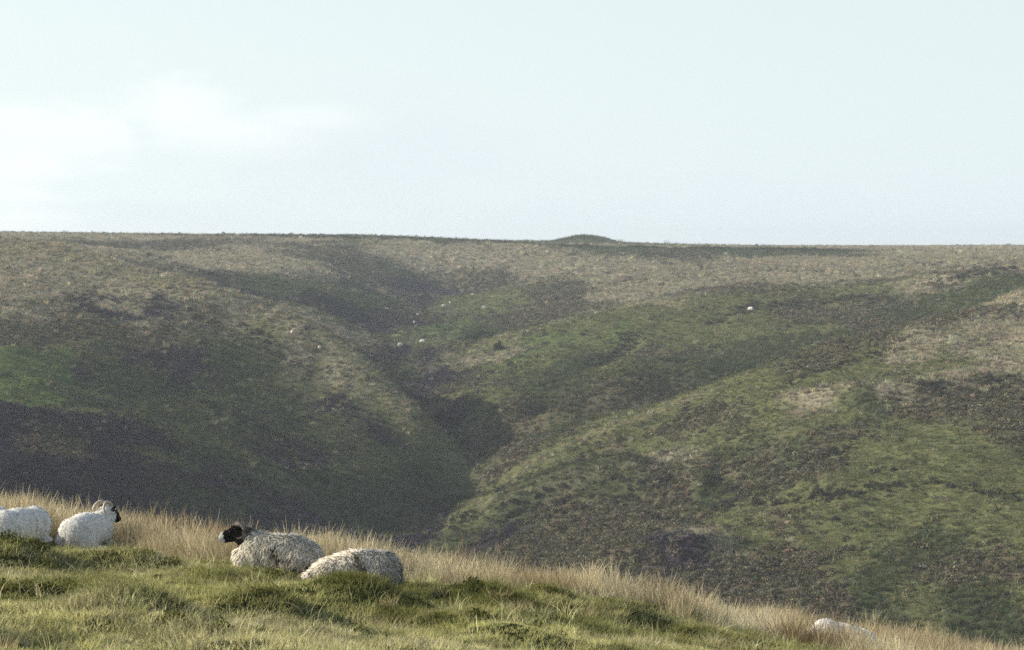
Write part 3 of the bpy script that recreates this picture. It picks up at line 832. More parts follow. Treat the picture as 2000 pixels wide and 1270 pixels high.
class Head:
    """the head and its frame: x to the muzzle, y left, z up"""
    def __init__(self, poll, fwd, size=0.9, up=(0, 0, 1)):
        self.M = Matrix.Translation(poll) @ frame(fwd, up).to_4x4() @ Matrix.Scale(size, 4)
        self.s = size; self.inv = self.M.inverted()
    def p(self, x, y, z): return self.M @ Vector((x, y, z))
    def build(self, S):
        s = self.s
        S.ell(self.p(0, 0, 0.0), (0.095 * s, 0.080 * s, 0.085 * s), self.M.to_3x3().normalized())
        S.cap(self.p(0.03, 0, 0.0), self.p(0.205, 0, -0.045), 0.074 * s, 0.043 * s)
        S.cap(self.p(0.02, 0, -0.055), self.p(0.185, 0, -0.080), 0.062 * s, 0.032 * s)
        S.ell(self.p(0.10, 0, 0.012), (0.10 * s, 0.040 * s, 0.034 * s), self.M.to_3x3().normalized())
        for y in (-1, 1):
            S.ell(self.p(0.065, 0.052 * y, 0.028), (0.03 * s, 0.022 * s, 0.024 * s))
    def extras(self, root, coat_col, horn=None, horn_r=0.085, horn_turn=1.0, horn_z=0.07, horn_mat=None, horn_x=-0.035, horn_a=-0.35):
        for y in (-1, 1):
            e = bmesh.new(); bmesh.ops.create_uvsphere(e, u_segments=10, v_segments=8, radius=0.015 * self.s, matrix=Matrix.Translation(self.p(0.075, 0.068 * y, 0.022)))
            me = bpy.data.meshes.new('eye'); e.to_mesh(me); e.free(); me.materials.append(mat_eye)
            link(bpy.data.objects.new('eye', me), root)
            # ear: a folded leaf pointing out and back
            V, Fc = [], []
            for i in range(7):
                t = i / 6; w = 0.036 * math.sin(math.pi * (0.12 + 0.86 * t)) ** 0.8
                cx, cy, cz = -0.03 - 0.035 * t, y * (0.062 + 0.105 * t), 0.028 - 0.05 * t * t
                for k in range(5):
                    a = (k - 2) / 2
                    V.append(tuple(self.p(cx + a * w * 0.55, cy, cz + a * w * 0.85 + 0.014 * a * a)))
            nv = len(V)
            V += [tuple(Vector(v) + self.M.to_3x3() @ Vector((0.010, 0, 0.006))) for v in V]
            for i in range(6):
                for k in range(4):
                    q = i * 5 + k
                    Fc.append((q, q + 1, q + 6, q + 5)); Fc.append((nv + q, nv + q + 5, nv + q + 6, nv + q + 1))
            for i in range(6):
                for k in (0, 4):
                    q = i * 5 + k; Fc.append((q, q + 5, nv + q + 5, nv + q))
            for k in range(4):
                Fc.append((30 + k, 31 + k, nv + 31 + k, nv + 30 + k)); Fc.append((k, k + 1, nv + k + 1, nv + k))
            mesh_from('ear', V, Fc, mat_coat, True, root, np.tile(np.array(coat_col), (len(V), 1)))
            if horn:
                path, rad = [], []
                n = 26
                for i in range(n):
                    t = i / (n - 1); a = horn_a + t * 4.6 * horn_turn
                    R = horn_r * (1.0 - 0.35 * t)
                    path.append(self.p(horn_x - R * math.sin(a), y * (0.045 + 0.10 * t ** 1.3), horn_z + (R * math.cos(a) - horn_r) * 1.0 + 0.03 * (1 - t)))
                    rad.append(self.s * (0.021 * (1 - t) ** 0.8 + 0.006) * (1 + 0.07 * math.sin(i * 2.4)))
                V, Fc = tube_mesh(path, rad)
                mesh_from('horn', V, Fc, horn_mat or mat_horn, True, root)

def n3(p, s): return mnoise.noise(Vector(p) * s)

def finish_sheep(name, S, voxel, coat, wool, loc, yaw, rough, strands, label, group, strand_len=0.04, strand_w=0.009, lock=0.0, seedv=0, roll=0.0):
    """remesh the body into one surface, raise the wool, colour it, and hang strands of fleece on it"""
    me = S.remeshed(voxel)
    n = len(me.vertices)
    co = np.empty(n * 3, dtype=np.float32); me.vertices.foreach_get('co', co); co = co.reshape(-1, 3)
    no = np.empty(n * 3, dtype=np.float32); me.vertices.foreach_get('normal', no); no = no.reshape(-1, 3)
    wl = np.array([wool(Vector(c)) for c in co])
    off = Vector((seedv * 3.1, seedv * 1.7, 0))
    if rough > 0:
        d = np.zeros(n)
        for i in range(n):
            if wl[i] <= 0: continue
            p = Vector(co[i]) + off
            q = Vector((p.x, p.y, p.z * 0.45))
            d[i] = rough * (0.45 * mnoise.noise(p * 9) + 0.6 * mnoise.noise(p * 24) + lock * (1 - 2.2 * abs(mnoise.noise(q * 17))) + 0.5 * lock * mnoise.noise(q * 38)) * wl[i]
        co = co + no * d[:, None]
        me.vertices.foreach_set('co', co.ravel().astype(np.float32)); me.update()
    else:
        d = np.zeros(n)
    col = np.array([coat(Vector(c), Vector(nn)) for c, nn in zip(co, no)])
    a = me.attributes.new('tint', 'FLOAT_COLOR', 'POINT'); cc = np.ones((n, 4), dtype=np.float32); cc[:, :3] = col
    a.data.foreach_set('color', cc.ravel())
    me.polygons.foreach_set('use_smooth', np.ones(len(me.polygons), dtype=bool))
    me.materials.clear(); me.materials.append(mat_coat)
    me.name = name
    root = link(bpy.data.objects.new(name, None)); root.empty_display_size = 0.3
    root.location = loc; root.rotation_euler = (0, roll, yaw)
    body = link(bpy.data.objects.new('body', me), root)
    tag(root, label, 'sheep', group)
    if strands:
        r = np.random.RandomState(100 + seedv)
        cand = np.nonzero(wl > 0.35)[0]
        ids = cand[r.randint(0, len(cand), strands)]
        V, Fc, C, NN = [], [], [], []
        for i in ids:
            p = co[i] + r.normal(0, voxel * 0.4, 3); nn = no[i]
            down = np.array((0, 0, -1.0)) - nn * (-nn[2]); l = np.linalg.norm(down)
            down = down / l if l > 0.05 else np.array((1.0, 0, 0))
            side = np.cross(nn, down)
            L_ = strand_len * r.uniform(0.5, 1.4)
            dirv = nn * r.uniform(0.15, 0.5) + down * r.uniform(0.5, 1.0) + side * r.normal(0, 0.3)
            dirv /= np.linalg.norm(dirv)
            w = np.cross(dirv, nn + 0.35 * r.normal(0, 1, 3)); w = w / np.linalg.norm(w) * strand_w * r.uniform(0.6, 1.3)
            curl = down * 0.35 + side * r.normal(0, 0.3)
            if np.dot(np.cross(w, dirv), nn) < 0: w = -w
            k = len(V)
            a0 = p - nn * 0.006; a1 = p + dirv * L_ * 0.55; a2 = p + (dirv * 0.9 + curl * 0.55) * L_
            V += [a0 - w, a0 + w, a1 - w * 0.8, a1 + w * 0.8, a2 - w * 0.15, a2 + w * 0.15]
            Fc += [(k, k + 1, k + 3, k + 2), (k + 2, k + 3, k + 5, k + 4)]
            c = col[i] * 1.08 * np.exp(r.normal(0, 0.10))
            C += [c] * 6; NN += [tuple(nn + 0.25 * dirv)] * 6
        f = mesh_from('fleece', V, Fc, mat_coat, True, root, np.clip(np.array(C), 0, 0.9))
        f.data.normals_split_custom_set_from_vertices([Vector(q).normalized() for q in NN])
        tag(f, kind='stuff')
    return root

WHITE = np.array((0.80, 0.78, 0.73)); CREAM = np.array((0.78, 0.72, 0.61)); DIRTY = np.array((0.34, 0.29, 0.22))
BLACK = np.array((0.013, 0.012, 0.012)); RUST = np.array((0.125, 0.082, 0.050)); SOOT = np.array((0.045, 0.035, 0.028))
def blob(p, c, r):
    return max(0.0, 1.0 - sum(((p[i] - c[i]) / r[i]) ** 2 for i in range(3)))

def stand(u, v_top, y, hgt):
    """where the sheep's base sits so that its back is at v_top"""
    p = at(u, v_top, y); return (p[0], y, p[2] - hgt)

# --- dark-headed ewe lying on the grass, facing left
def ewe_dark():
    S = Shape()
    S.ell((-0.06, 0, 0.19), (0.36, 0.255, 0.215))
    S.ell((0.05, 0, 0.205), (0.24, 0.25, 0.205))
    S.ell((-0.20, 0.0, 0.17), (0.27, 0.27, 0.19))
    S.ell((0.20, 0, 0.20), (0.22, 0.225, 0.225))
    S.ell((0.33, 0, 0.155), (0.17, 0.19, 0.17))
    S.ell((0.22, 0, 0.27), (0.20, 0.17, 0.15))
    S.cap((0.24, 0, 0.27), (0.43, 0, 0.41), 0.165, 0.098)
    S.ell((-0.34, 0, 0.13), (0.14, 0.2, 0.13))
    for s in (-1, 1):
        S.ell((-0.22, 0.2 * s, 0.12), (0.21, 0.10, 0.13))
        S.cap((-0.12, 0.27 * s, 0.04), (0.06, 0.27 * s, 0.03), 0.035, 0.025)
        S.cap((0.36, 0.12 * s, 0.05), (0.50, 0.12 * s, 0.035), 0.05, 0.03)
        S.cap((0.50, 0.12 * s, 0.035), (0.38, 0.16 * s, 0.03), 0.03, 0.022)
    S.cap((-0.42, 0, 0.17), (-0.48, 0, 0.06), 0.04, 0.025)
    H = Head((0.475, 0.0, 0.445), (1, 0.10, -0.20), 0.92)
    H.build(S)
    def hl(p): return H.inv @ p
    def headness(p):
        q = hl(p)
        # black head: everything forward of the collar behind the ears
        return q.x + 0.45 * q.z * 0.0 > -0.075 and (q - Vector((0.06, 0, -0.03))).length < 0.26 and q.z > -0.16
    def wool(p):
        if headness(p): return 0.0
        q = hl(p)
        return max(0.0, min(1.0, (p.z - 0.02) * 12)) * (0.55 if (q.length < 0.2) else 1.0)
    def coat(p, nn):
        q = hl(p)
        if headness(p):
            if q.x > 0.165 + 0.02 * n3(p, 30): return np.array((0.62, 0.60, 0.57)) if not (q.x > 0.225 and q.z > -0.055 and abs(q.y) < 0.035) else np.array((0.10, 0.09, 0.09))
            return BLACK * (1 + 0.6 * max(0, n3(p, 18)))
        if q.length < 0.19: return np.array((0.17, 0.155, 0.13)) * (1 + 0.5 * n3(p, 20))     # grizzled collar
        m = 0.5 + 0.5 * n3(p, 7); c = CREAM * (1 - m * 0.35) + WHITE * m * 0.35
        q2 = Vector((p.x, p.y, p.z * 0.4))
        g = max(0.0, min(1.0, 0.75 - 2.6 * abs(n3(q2, 17))))                       # shade between the locks, put in as dark partings
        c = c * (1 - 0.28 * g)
        back = max(0.0, min(1.0, (0.18 - p.x) * 4)) * max(0, min(1, 0.5 + 1.6 * n3(p, 11)))  # shade on the rear, mixed into the coat colour
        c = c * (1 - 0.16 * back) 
        for cc, rr, k in (((0.035, 0.25, 0.275), (0.030, 0.12, 0.07), RUST * 0.8), ((-0.03, 0.25, 0.19), (0.035, 0.12, 0.05), RUST * 0.5), ((-0.10, 0.26, 0.175), (0.12, 0.14, 0.03), RUST * 0.55), ((-0.035, 0.26, 0.125), (0.03, 0.12, 0.04), SOOT), ((-0.36, 0.2, 0.10), (0.08, 0.12, 0.05), SOOT), ((-0.25, 0.28, 0.07), (0.16, 0.12, 0.035), SOOT * 1.6)):
            b = blob(p + Vector((0.03, 0, 0.03)) * n3(p, 16), cc, rr)
            if b > 0:
                k2 = min(1.0, b * 2.4) * (0.75 + 0.5 * n3(p, 40)); c = c * (1 - k2) + k * k2
        return c
    x, y, z = stand(545, 1046, 26.6, 0.405)
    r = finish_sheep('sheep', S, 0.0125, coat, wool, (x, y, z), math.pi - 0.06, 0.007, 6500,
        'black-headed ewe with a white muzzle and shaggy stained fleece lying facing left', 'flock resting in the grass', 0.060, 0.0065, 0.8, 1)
    H.extras(r, BLACK, True, 0.078, 0.95, 0.055, plain_mat('grey_horn', (0.17, 0.15, 0.125), 0.7, 0.3, 30))
    SHEEP_AT.append((x - 0.0, y, 0.44, 0.25, math.pi))

# --- ragged ewe with its head down in the grass
def ewe_ragged():
    S = Shape()
    S.ell((-0.05, 0, 0.19), (0.40, 0.25, 0.195))
    S.ell((-0.27, 0, 0.175), (0.22, 0.245, 0.19))
    S.ell((0.22, 0, 0.165), (0.24, 0.22, 0.165))
    S.cap((0.34, 0, 0.14), (0.50, 0.0, 0.085), 0.13, 0.085)
    S.ell((0.40, 0, 0.11), (0.17, 0.16, 0.11))
    for s in (-1, 1):
        S.ell((-0.26, 0.19 * s, 0.11), (0.20, 0.10, 0.13))
        S.cap((-0.36, 0.22 * s, 0.05), (-0.20, 0.24 * s, 0.03), 0.04, 0.03)
        S.cap((0.30, 0.12 * s, 0.05), (0.44, 0.14 * s, 0.03), 0.045, 0.03)
    S.cap((-0.45, 0, 0.17), (-0.475, 0, 0.03), 0.05, 0.035)
    H = Head((0.56, -0.08, 0.075), (0.95, -0.5, -0.12), 0.85)
    H.build(S)
    def wool(p):
        q = H.inv @ p
        return 0.0 if (q.length < 0.3 and q.x > -0.06) else max(0.0, min(1.0, (p.z - 0.015) * 12))
    def coat(p, nn):
        q = H.inv @ p
        if q.length < 0.3 and q.x > -0.06: return BLACK if q.x < 0.17 else np.array((0.5, 0.48, 0.45))
        m = 0.5 + 0.5 * n3(p, 6); c = CREAM * (1 - m * 0.4) + WHITE * (m * 0.4)
        side = max(0.0, min(1.0, (0.33 - p.z) * 6))  # dim side below the bright back: shade put into the fleece colour
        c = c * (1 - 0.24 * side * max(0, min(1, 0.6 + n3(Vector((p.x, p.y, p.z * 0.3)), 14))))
        g = max(0.0, min(1.0, 0.75 - 2.6 * abs(n3(Vector((p.x, p.y, p.z * 0.35)), 17)))); c = c * (1 - 0.25 * g)  # painted shade between the locks
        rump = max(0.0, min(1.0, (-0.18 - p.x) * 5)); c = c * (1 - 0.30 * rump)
        for cc, rr, k in (((-0.03, 0.2, 0.315), (0.055, 0.16, 0.09), RUST * 1.25), ((-0.08, 0.24, 0.225), (0.05, 0.14, 0.05), RUST * 0.7), ((-0.46, 0.05, 0.15), (0.04, 0.13, 0.11), SOOT), ((-0.455, 0.1, 0.08), (0.05, 0.14, 0.06), BLACK), ((-0.36, 0.22, 0.04), (0.07, 0.14, 0.05), SOOT * 2), ((0.24, 0.2, 0.18), (0.025, 0.12, 0.08), SOOT * 2)):
            b = blob(p + Vector((0.03, 0, 0.03)) * n3(p, 16), cc, rr)
            if b > 0:
                k2 = min(1.0, b * 2.2) * (0.75 + 0.5 * n3(p, 40)); c = c * (1 - k2) + k * k2
        return c
    x, y, z = stand(694, 1078, 25.9, 0.382)
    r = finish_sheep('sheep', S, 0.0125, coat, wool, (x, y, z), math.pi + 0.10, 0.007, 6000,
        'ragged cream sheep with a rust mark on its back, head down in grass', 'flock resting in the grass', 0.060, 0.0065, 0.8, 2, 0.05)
    H.extras(r, BLACK)
    SHEEP_AT.append((x, y, 0.44, 0.24, math.pi))

# --- white horned sheep seen from behind
def ewe_horned():
    S = Shape()
    S.ell((-0.06, 0, 0.24), (0.42, 0.245, 0.235))
    S.ell((-0.30, 0, 0.23), (0.22, 0.24, 0.22))
    S.ell((0.22, 0, 0.23), (0.22, 0.215, 0.22))
    for s in (-1, 1):
        S.ell((-0.28, 0.15 * s, 0.14), (0.2, 0.12, 0.15))
        S.cap((-0.2, 0.25 * s, 0.04), (0.0, 0.26 * s, 0.03), 0.04, 0.028)
        S.cap((0.28, 0.12 * s, 0.06), (0.42, 0.12 * s, 0.035), 0.05, 0.03)
    S.cap((-0.47, 0, 0.26), (-0.53, 0, 0.10), 0.04, 0.028)
    S.cap((0.26, -0.02, 0.30), (0.36, -0.08, 0.43), 0.155, 0.115)
    H = Head((0.375, -0.10, 0.455), (0.93, -0.34, -0.42), 0.95)
    H.build(S)
    S.ell(H.p(0.02, 0, -0.06), (0.10, 0.10, 0.115))
    S.ell(H.p(-0.04, 0, -0.09), (0.11, 0.11, 0.12))
    def face(p):
        q = H.inv @ p
        return q.x > 0.075 + 0.25 * max(0, -0.02 - q.z) * 0.6 and q.length < 0.34
    def wool(p): return 0.0 if face(p) else max(0.0, min(1.0, (p.z - 0.02) * 10))
    def coat(p, nn):
        if face(p): return BLACK
        q = H.inv @ p
        if (q - Vector((0.06, -0.07, 0.02))).length < 0.035: return BLACK * 2
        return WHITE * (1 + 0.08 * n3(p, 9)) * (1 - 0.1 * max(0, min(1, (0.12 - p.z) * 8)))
    x, y, z = stand(172, 1001, 31.0, 0.475)
    r = finish_sheep('sheep', S, 0.0135, coat, wool, (x, y, z), math.radians(71), 0.007, 5400,
        'white horned sheep with a black face turned right, seen from behind', 'flock resting in the grass', 0.016, 0.0045, 0.2, 3)
    H.extras(r, BLACK, True, 0.105, 0.80, 0.080, None, -0.115, -0.85)
    SHEEP_AT.append((x, y, 0.44, 0.24, math.radians(71)))

# --- white sheep at the left, rump towards us
def ewe_white(name_label, u, vt, y, yaw, seedv, streak, hgt=0.46, sink=0.0, strands=5400, tilt=0.0):
    S = Shape()
    S.ell((-0.05, 0, 0.235), (0.44, 0.25, 0.225))
    S.ell((-0.30, 0.0, 0.23), (0.23, 0.255, 0.23))
    S.ell((0.24, 0, 0.23), (0.22, 0.215, 0.225))
    for s in (-1, 1):
        S.ell((-0.28, 0.15 * s, 0.14), (0.2, 0.13, 0.15))
        S.cap((-0.2, 0.26 * s, 0.04), (0.0, 0.27 * s, 0.03), 0.04, 0.028)
        S.cap((0.28, 0.12 * s, 0.06), (0.42, 0.12 * s, 0.035), 0.05, 0.03)
    S.cap((-0.47, 0, 0.25), (-0.53, 0, 0.10), 0.04, 0.028)
    S.cap((0.30, 0, 0.24), (0.45, 0.06, 0.18), 0.14, 0.10)
    H = Head((0.47, 0.10, 0.17), (0.45, 0.85, -0.45), 0.9)
    H.build(S)
    def face(p):
        q = H.inv @ p
        return q.x > 0.02 and q.length < 0.34
    def wool(p): return 0.0 if face(p) else max(0.0, min(1.0, (p.z - 0.02) * 10))
    def coat(p, nn):
        if face(p): return BLACK
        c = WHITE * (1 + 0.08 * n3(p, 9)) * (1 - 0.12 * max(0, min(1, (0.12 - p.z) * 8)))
        if streak:
            # a thin rubbed streak running down the near flank
            t = (0.40 - p.z) / 0.26
            cx = 0.02 + 0.22 * (p.z - 0.3)
            if 0 < t < 1 and p.y < 0.02:
                k = max(0.0, 1 - abs(p.x - cx + 0.015 * n3(p, 12)) / 0.022) * math.sin(math.pi * min(1, t)) ** 0.6
                c = c * (1 - 0.55 * k) + np.array((0.30, 0.19, 0.15)) * 0.55 * k
        return c
    x, yy, z = stand(u, vt, y, hgt)
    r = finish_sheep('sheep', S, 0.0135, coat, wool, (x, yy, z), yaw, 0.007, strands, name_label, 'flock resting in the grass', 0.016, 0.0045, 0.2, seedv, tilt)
    H.extras(r, BLACK)
    SHEEP_AT.append((x, yy, 0.42, 0.24, yaw))

ewe_dark()
ewe_ragged()
ewe_horned()
ewe_white('white sheep with a thin brown streak on its flank, left of the horned sheep', 40, 992, 29.0, math.radians(62), 4, True)
ewe_white('white sheep almost out of the picture at the far left edge', -28, 990, 30.5, math.radians(70), 5, False, 0.46, 0, 2500)
ewe_white('pale sheep at lower right with only its back showing above a tussock', 1634, 1217, 32.6, math.radians(-165), 6, False, 0.45, 0, 4000, -0.30)

# --- distant sheep on the far slopes
def far_sheep_mesh():
    S = Shape()
    S.ell((0, 0, 0.58), (0.46, 0.25, 0.27)); S.ell((-0.25, 0, 0.58), (0.22, 0.24, 0.25)); S.ell((0.25, 0, 0.58), (0.22, 0.22, 0.25))
    for sx in (-0.3, 0.3):
        for sy in (-0.14, 0.14): S.cap((sx, sy, 0.45), (sx, sy, 0.02), 0.07, 0.035)
    S.cap((0.34, 0, 0.60), (0.58, 0, 0.36), 0.13, 0.085)
    S.cap((0.58, 0, 0.36), (0.68, 0, 0.16), 0.085, 0.05)
    S.cap((-0.45, 0, 0.6), (-0.5, 0, 0.35), 0.05, 0.03)
    me = S.remeshed(0.045, 3)
    n = len(me.vertices); co = np.empty(n * 3, dtype=np.float32); me.vertices.foreach_get('co', co); co = co.reshape(-1, 3)
    col = np.where((co[:, 0:1] > 0.52) & (co[:, 2:3] < 0.44), BLACK[None] * 3, np.where(co[:, 2:3] < 0.28, np.array((0.12, 0.11, 0.10))[None], np.array((0.80, 0.78, 0.72))[None]))
    a = me.attributes.new('tint', 'FLOAT_COLOR', 'POINT'); c = np.ones((n, 4), dtype=np.float32); c[:, :3] = col
    a.data.foreach_set('color', c.ravel())
    me.materials.clear(); me.materials.append(mat_coat)
    return me
fs = far_sheep_mesh()
FAR_SHEEP = [
 (782, 680, 0.2, 1.0, 'white sheep at the bottom corner of the far green slope, lowest of the group'),
 (825, 674, 2.9, 1.15, 'largest white sheep on the sunlit green slope beyond the valley, right of the lowest one'),
 (809, 635, 1.4, 0.85, 'small white sheep at the left edge of the green slope, alone above the lowest two'),
 (867, 603, 0.3, 1.05, 'white sheep near the top of the green slope, left one of a close pair'),
 (879, 596, 1.2, 0.9, 'greyish white sheep near the top of the green slope, right one of a close pair'),
 (923, 580, 1.5, 0.85, 'highest white sheep on the far green slope, standing narrow and end-on'),
 (946, 606, 0.9, 1.1, 'bright white sheep at the right of the others on the far green slope'),
 (816, 619, 0.8, 0.75, 'faint grey sheep beside the stream above the left edge of the green slope'),
 (624, 686, 1.3, 0.7, 'single white sheep on the crest of the left spur'),
 (1466, 611, 2.6, 1.1, 'single white sheep beside the dark ledge on the right hand hillside'),
]
for i, (u, v, yaw, s, lab) in enumerate(FAR_SHEEP):
    p = hit(u, v, height, 300.0, 720.0, 1700)
    if p is None: continue
    o = link(bpy.data.objects.new('sheep', fs))
    o.location = (p[0], p[1], float(height(np.array([p[0]]), np.array([p[1]]))[0]) + 0.12)
    o.rotation_euler = (0, 0, yaw); o.scale = (s, s, s)
    tag(o, lab, 'sheep', 'sheep grazing on the far slopes')

# --- pale stones
mat_stone = plain_mat('pale_stone', (0.50, 0.49, 0.46), 0.9, 0.25, 6)
def stone(u, v, size, yaw, lab, y0=300.0):
    p = hit(u, v, height, y0, 720.0, 1700)
    bm = bmesh.new(); bmesh.ops.create_icosphere(bm, subdivisions=3, radius=1.0)
    for q in bm.verts:
        q.co *= 1 + 0.35 * mnoise.noise(q.co * 1.7 + Vector((u, v, 0)))
        q.co = Vector((q.co.x * size[0], q.co.y * size[1], q.co.z * size[2]))
    me = bpy.data.meshes.new('stone'); bm.to_mesh(me); bm.free(); me.materials.append(mat_stone)
    o = link(bpy.data.objects.new('stone', me))
    o.location = (p[0], p[1], p[2] + size[2] * 0.45); o.rotation_euler = (0, 0.1, yaw)
    tag(o, lab, 'stone', 'pale stones on the moor')
stone(755, 604, (0.55, 0.3, 0.22), 0.3, 'long flat pale stone in the heather at the head of the valley')
stone(1695, 577, (0.45, 0.35, 0.35), 0.0, 'pale stone in the grass high on the right hand hillside')
stone(571, 650, (0.3, 0.25, 0.25), 0.5, 'small pale stone on the crest of the left spur above the lone sheep')

# ---------- scrub bushes on the green flank ----------
mat_bush = grass_mat('gorse', False, 0.1)
def bush(u, v, rx, ry, h, n, lab, seedv):
    r = np.random.RandomState(seedv)
    p = hit(u, v, height, 300.0, 720.0, 1700)
    root = link(bpy.data.objects.new('bush', None)); root.location = tuple(p); root.empty_display_size = 1
    V, Fc, C = [], [], []
    lobes = [(r.normal(0, 0.45), r.normal(0, 0.45), r.uniform(0.5, 1.0)) for _ in range(7)]
    for _ in range(n):
        lx, ly, lh = lobes[r.randint(7)]
        d = r.normal(0, 1, 3); d[2] = abs(d[2]); d /= np.linalg.norm(d)
        q = r.uniform(0.4, 1.0) ** 0.5
        c = np.array(((lx + 0.55 * d[0] * q) * rx, (ly + 0.55 * d[1] * q) * ry, lh * d[2] * q * h))
        t1 = r.normal(0, 1, 3); t1 /= np.linalg.norm(t1); t2 = np.cross(t1, r.normal(0, 1, 3)); t2 /= np.linalg.norm(t2)
        s = 0.22 * r.uniform(0.6, 1.4); k = len(V)
        V += [c - t1 * s * .5, c + t2 * s * .4, c + t1 * s * .6, c - t2 * s * .4]; Fc.append((k, k + 1, k + 2, k + 3))
        f = np.exp(r.normal(0, 0.25)); C += [np.array((0.030, 0.040, 0.020)) * f] * 4
    me = mesh_from('foliage', V, Fc, mat_bush, False, root, np.array(C))
    me.data.attributes.new('blade', 'FLOAT_COLOR', 'POINT').data.foreach_set('color', np.ones(len(V) * 4, dtype=np.float32))
    V, Fc = [], []
    for lx, ly, lh in lobes:
        a, b = tube_mesh([(lx * rx * 0.2, ly * ry * 0.2, -0.3), (lx * rx * 0.6, ly * ry * 0.6, lh * h * 0.35), (lx * rx, ly * ry, lh * h * 0.7)], [0.07, 0.05, 0.02], 5)
        Fc += [tuple(i + len(V) for i in f) for f in b]; V += a
    mesh_from('stem', V, Fc, plain_mat('bark', (0.10, 0.07, 0.05), 0.9), True, root)
    tag(root, lab, 'bush', 'dark scrub on the far green slope')
bush(928, 664, 1.3, 1.5, 1.5, 900, 'dark bush at the lower left end of the scrub on the green slope', 61)
bush(945, 655, 2.0, 2.0, 1.4, 1200, 'broad dark bush in the middle of the scrub on the green slope', 62)
bush(974, 683, 0.7, 0.8, 1.9, 600, 'narrow upright dark bush standing alone below the scrub', 63)

# ---------- turf bank and fence along the edge of the plateau ----------
def along(pts, step):
    out = []
    for (a, b) in zip(pts[:-1], pts[1:]):
        n = max(1, int(round(math.hypot(b[0] - a[0], b[1] - a[1]) / step)))
        for i in range(n): out.append((a[0] + (b[0] - a[0]) * i / n, a[1] + (b[1] - a[1]) * i / n))
    out.append(pts[-1]); return out
bank_line = along([(at(u, 470, y)[0], y) for u, y in ((210, 736), (500, 728), (750, 722), (1000, 720), (1300, 719), (1550, 718), (1780, 717))], 0.6)
def turf_bank():
    xs = np.array([p[0] for p in bank_line]); ys = np.array([p[1] for p in bank_line])
    ends = sstep(0, 14, np.arange(len(xs)) * 0.6) * sstep(0, 30, (len(xs) - 1 - np.arange(len(xs))) * 0.6)
    hgt = (0.95 + 0.75 * fbm(xs / 9, ys * 0, 4, 71) + 0.5 * fbm(xs / 1.4, ys * 0, 2, 72)) * ends
    hgt = np.clip(hgt, 0.05, 3) * np.where(xs < -20, 0.8, 1.0)
    prof = [(-1.9, -0.25), (-1.3, 0.28), (-0.9, 0.65), (-0.55, 0.9), (-0.2, 1.0), (0.2, 1.0), (0.55, 0.9), (0.9, 0.62), (1.3, 0.26), (1.9, -0.25)]
    V, Fc = [], []
    for i in range(len(xs)):
        z0 = height(np.full(10, xs[i]), ys[i] + np.array([q[0] for q in prof]))
        for k, (dy, f) in enumerate(prof):
            V.append((xs[i] + 0.12 * vnoise(i * 0.7, k * 1.3, 3), ys[i] + dy + 0.2 * vnoise(i * 0.5, k * 0.9, 4), float(z0[k]) + hgt[i] * f * (1 + 0.3 * vnoise(i * 0.9, k * 0.8, 5))))
    m = len(prof)
    for i in range(len(xs) - 1):
        for k in range(m - 1):
            Fc.append((i * m + k, (i + 1) * m + k, (i + 1) * m + k + 1, i * m + k + 1))
    V = np.array(V)
    f = np.exp(0.5 * fbm(V[:, 0] / 2.0, V[:, 2] * 1.5, 3, 75))[:, None]
    c = np.array((0.045, 0.052, 0.028))[None] * f
    root = link(bpy.data.objects.new('turf_bank', None)); root.location = (0, 0, 0)
    mesh_from('turf', V, Fc, ground_mat('bank_turf', 2.5), True, root, c)
    # scrubby growth on it
    r = np.random.RandomState(76); V2, F2, C2 = [], [], []
    for _ in range(5200):
        i = r.randint(len(xs)); k = r.randint(1, m - 1); p = V[i * m + k] + np.array((r.uniform(-.3, .3), 0, 0))
        t = np.array((r.normal(0, .12), r.normal(0, .12), r.uniform(0.15, 0.5) * (0.3 + 0.7 * min(1, hgt[i])))); s = r.uniform(0.05, 0.14); a = r.uniform(0, 3.14)
        w = np.array((math.cos(a) * s, math.sin(a) * s, 0)); q = len(V2)
        V2 += [p - w, p + w, p + t + w * .3, p + t - w * .3]; F2.append((q, q + 1, q + 2, q + 3)); C2 += [np.array((0.05, 0.055, 0.03)) * np.exp(r.normal(0, .25))] * 4
    g = mesh_from('scrub', V2, F2, mat_bush, False, root, np.array(C2))
    g.data.attributes.new('blade', 'FLOAT_COLOR', 'POINT').data.foreach_set('color', np.ones(len(V2) * 4, dtype=np.float32))
    tag(g, kind='stuff')
    tag(root, 'low dark turf bank with scrubby top running along the edge of the plateau', 'bank')
turf_bank()

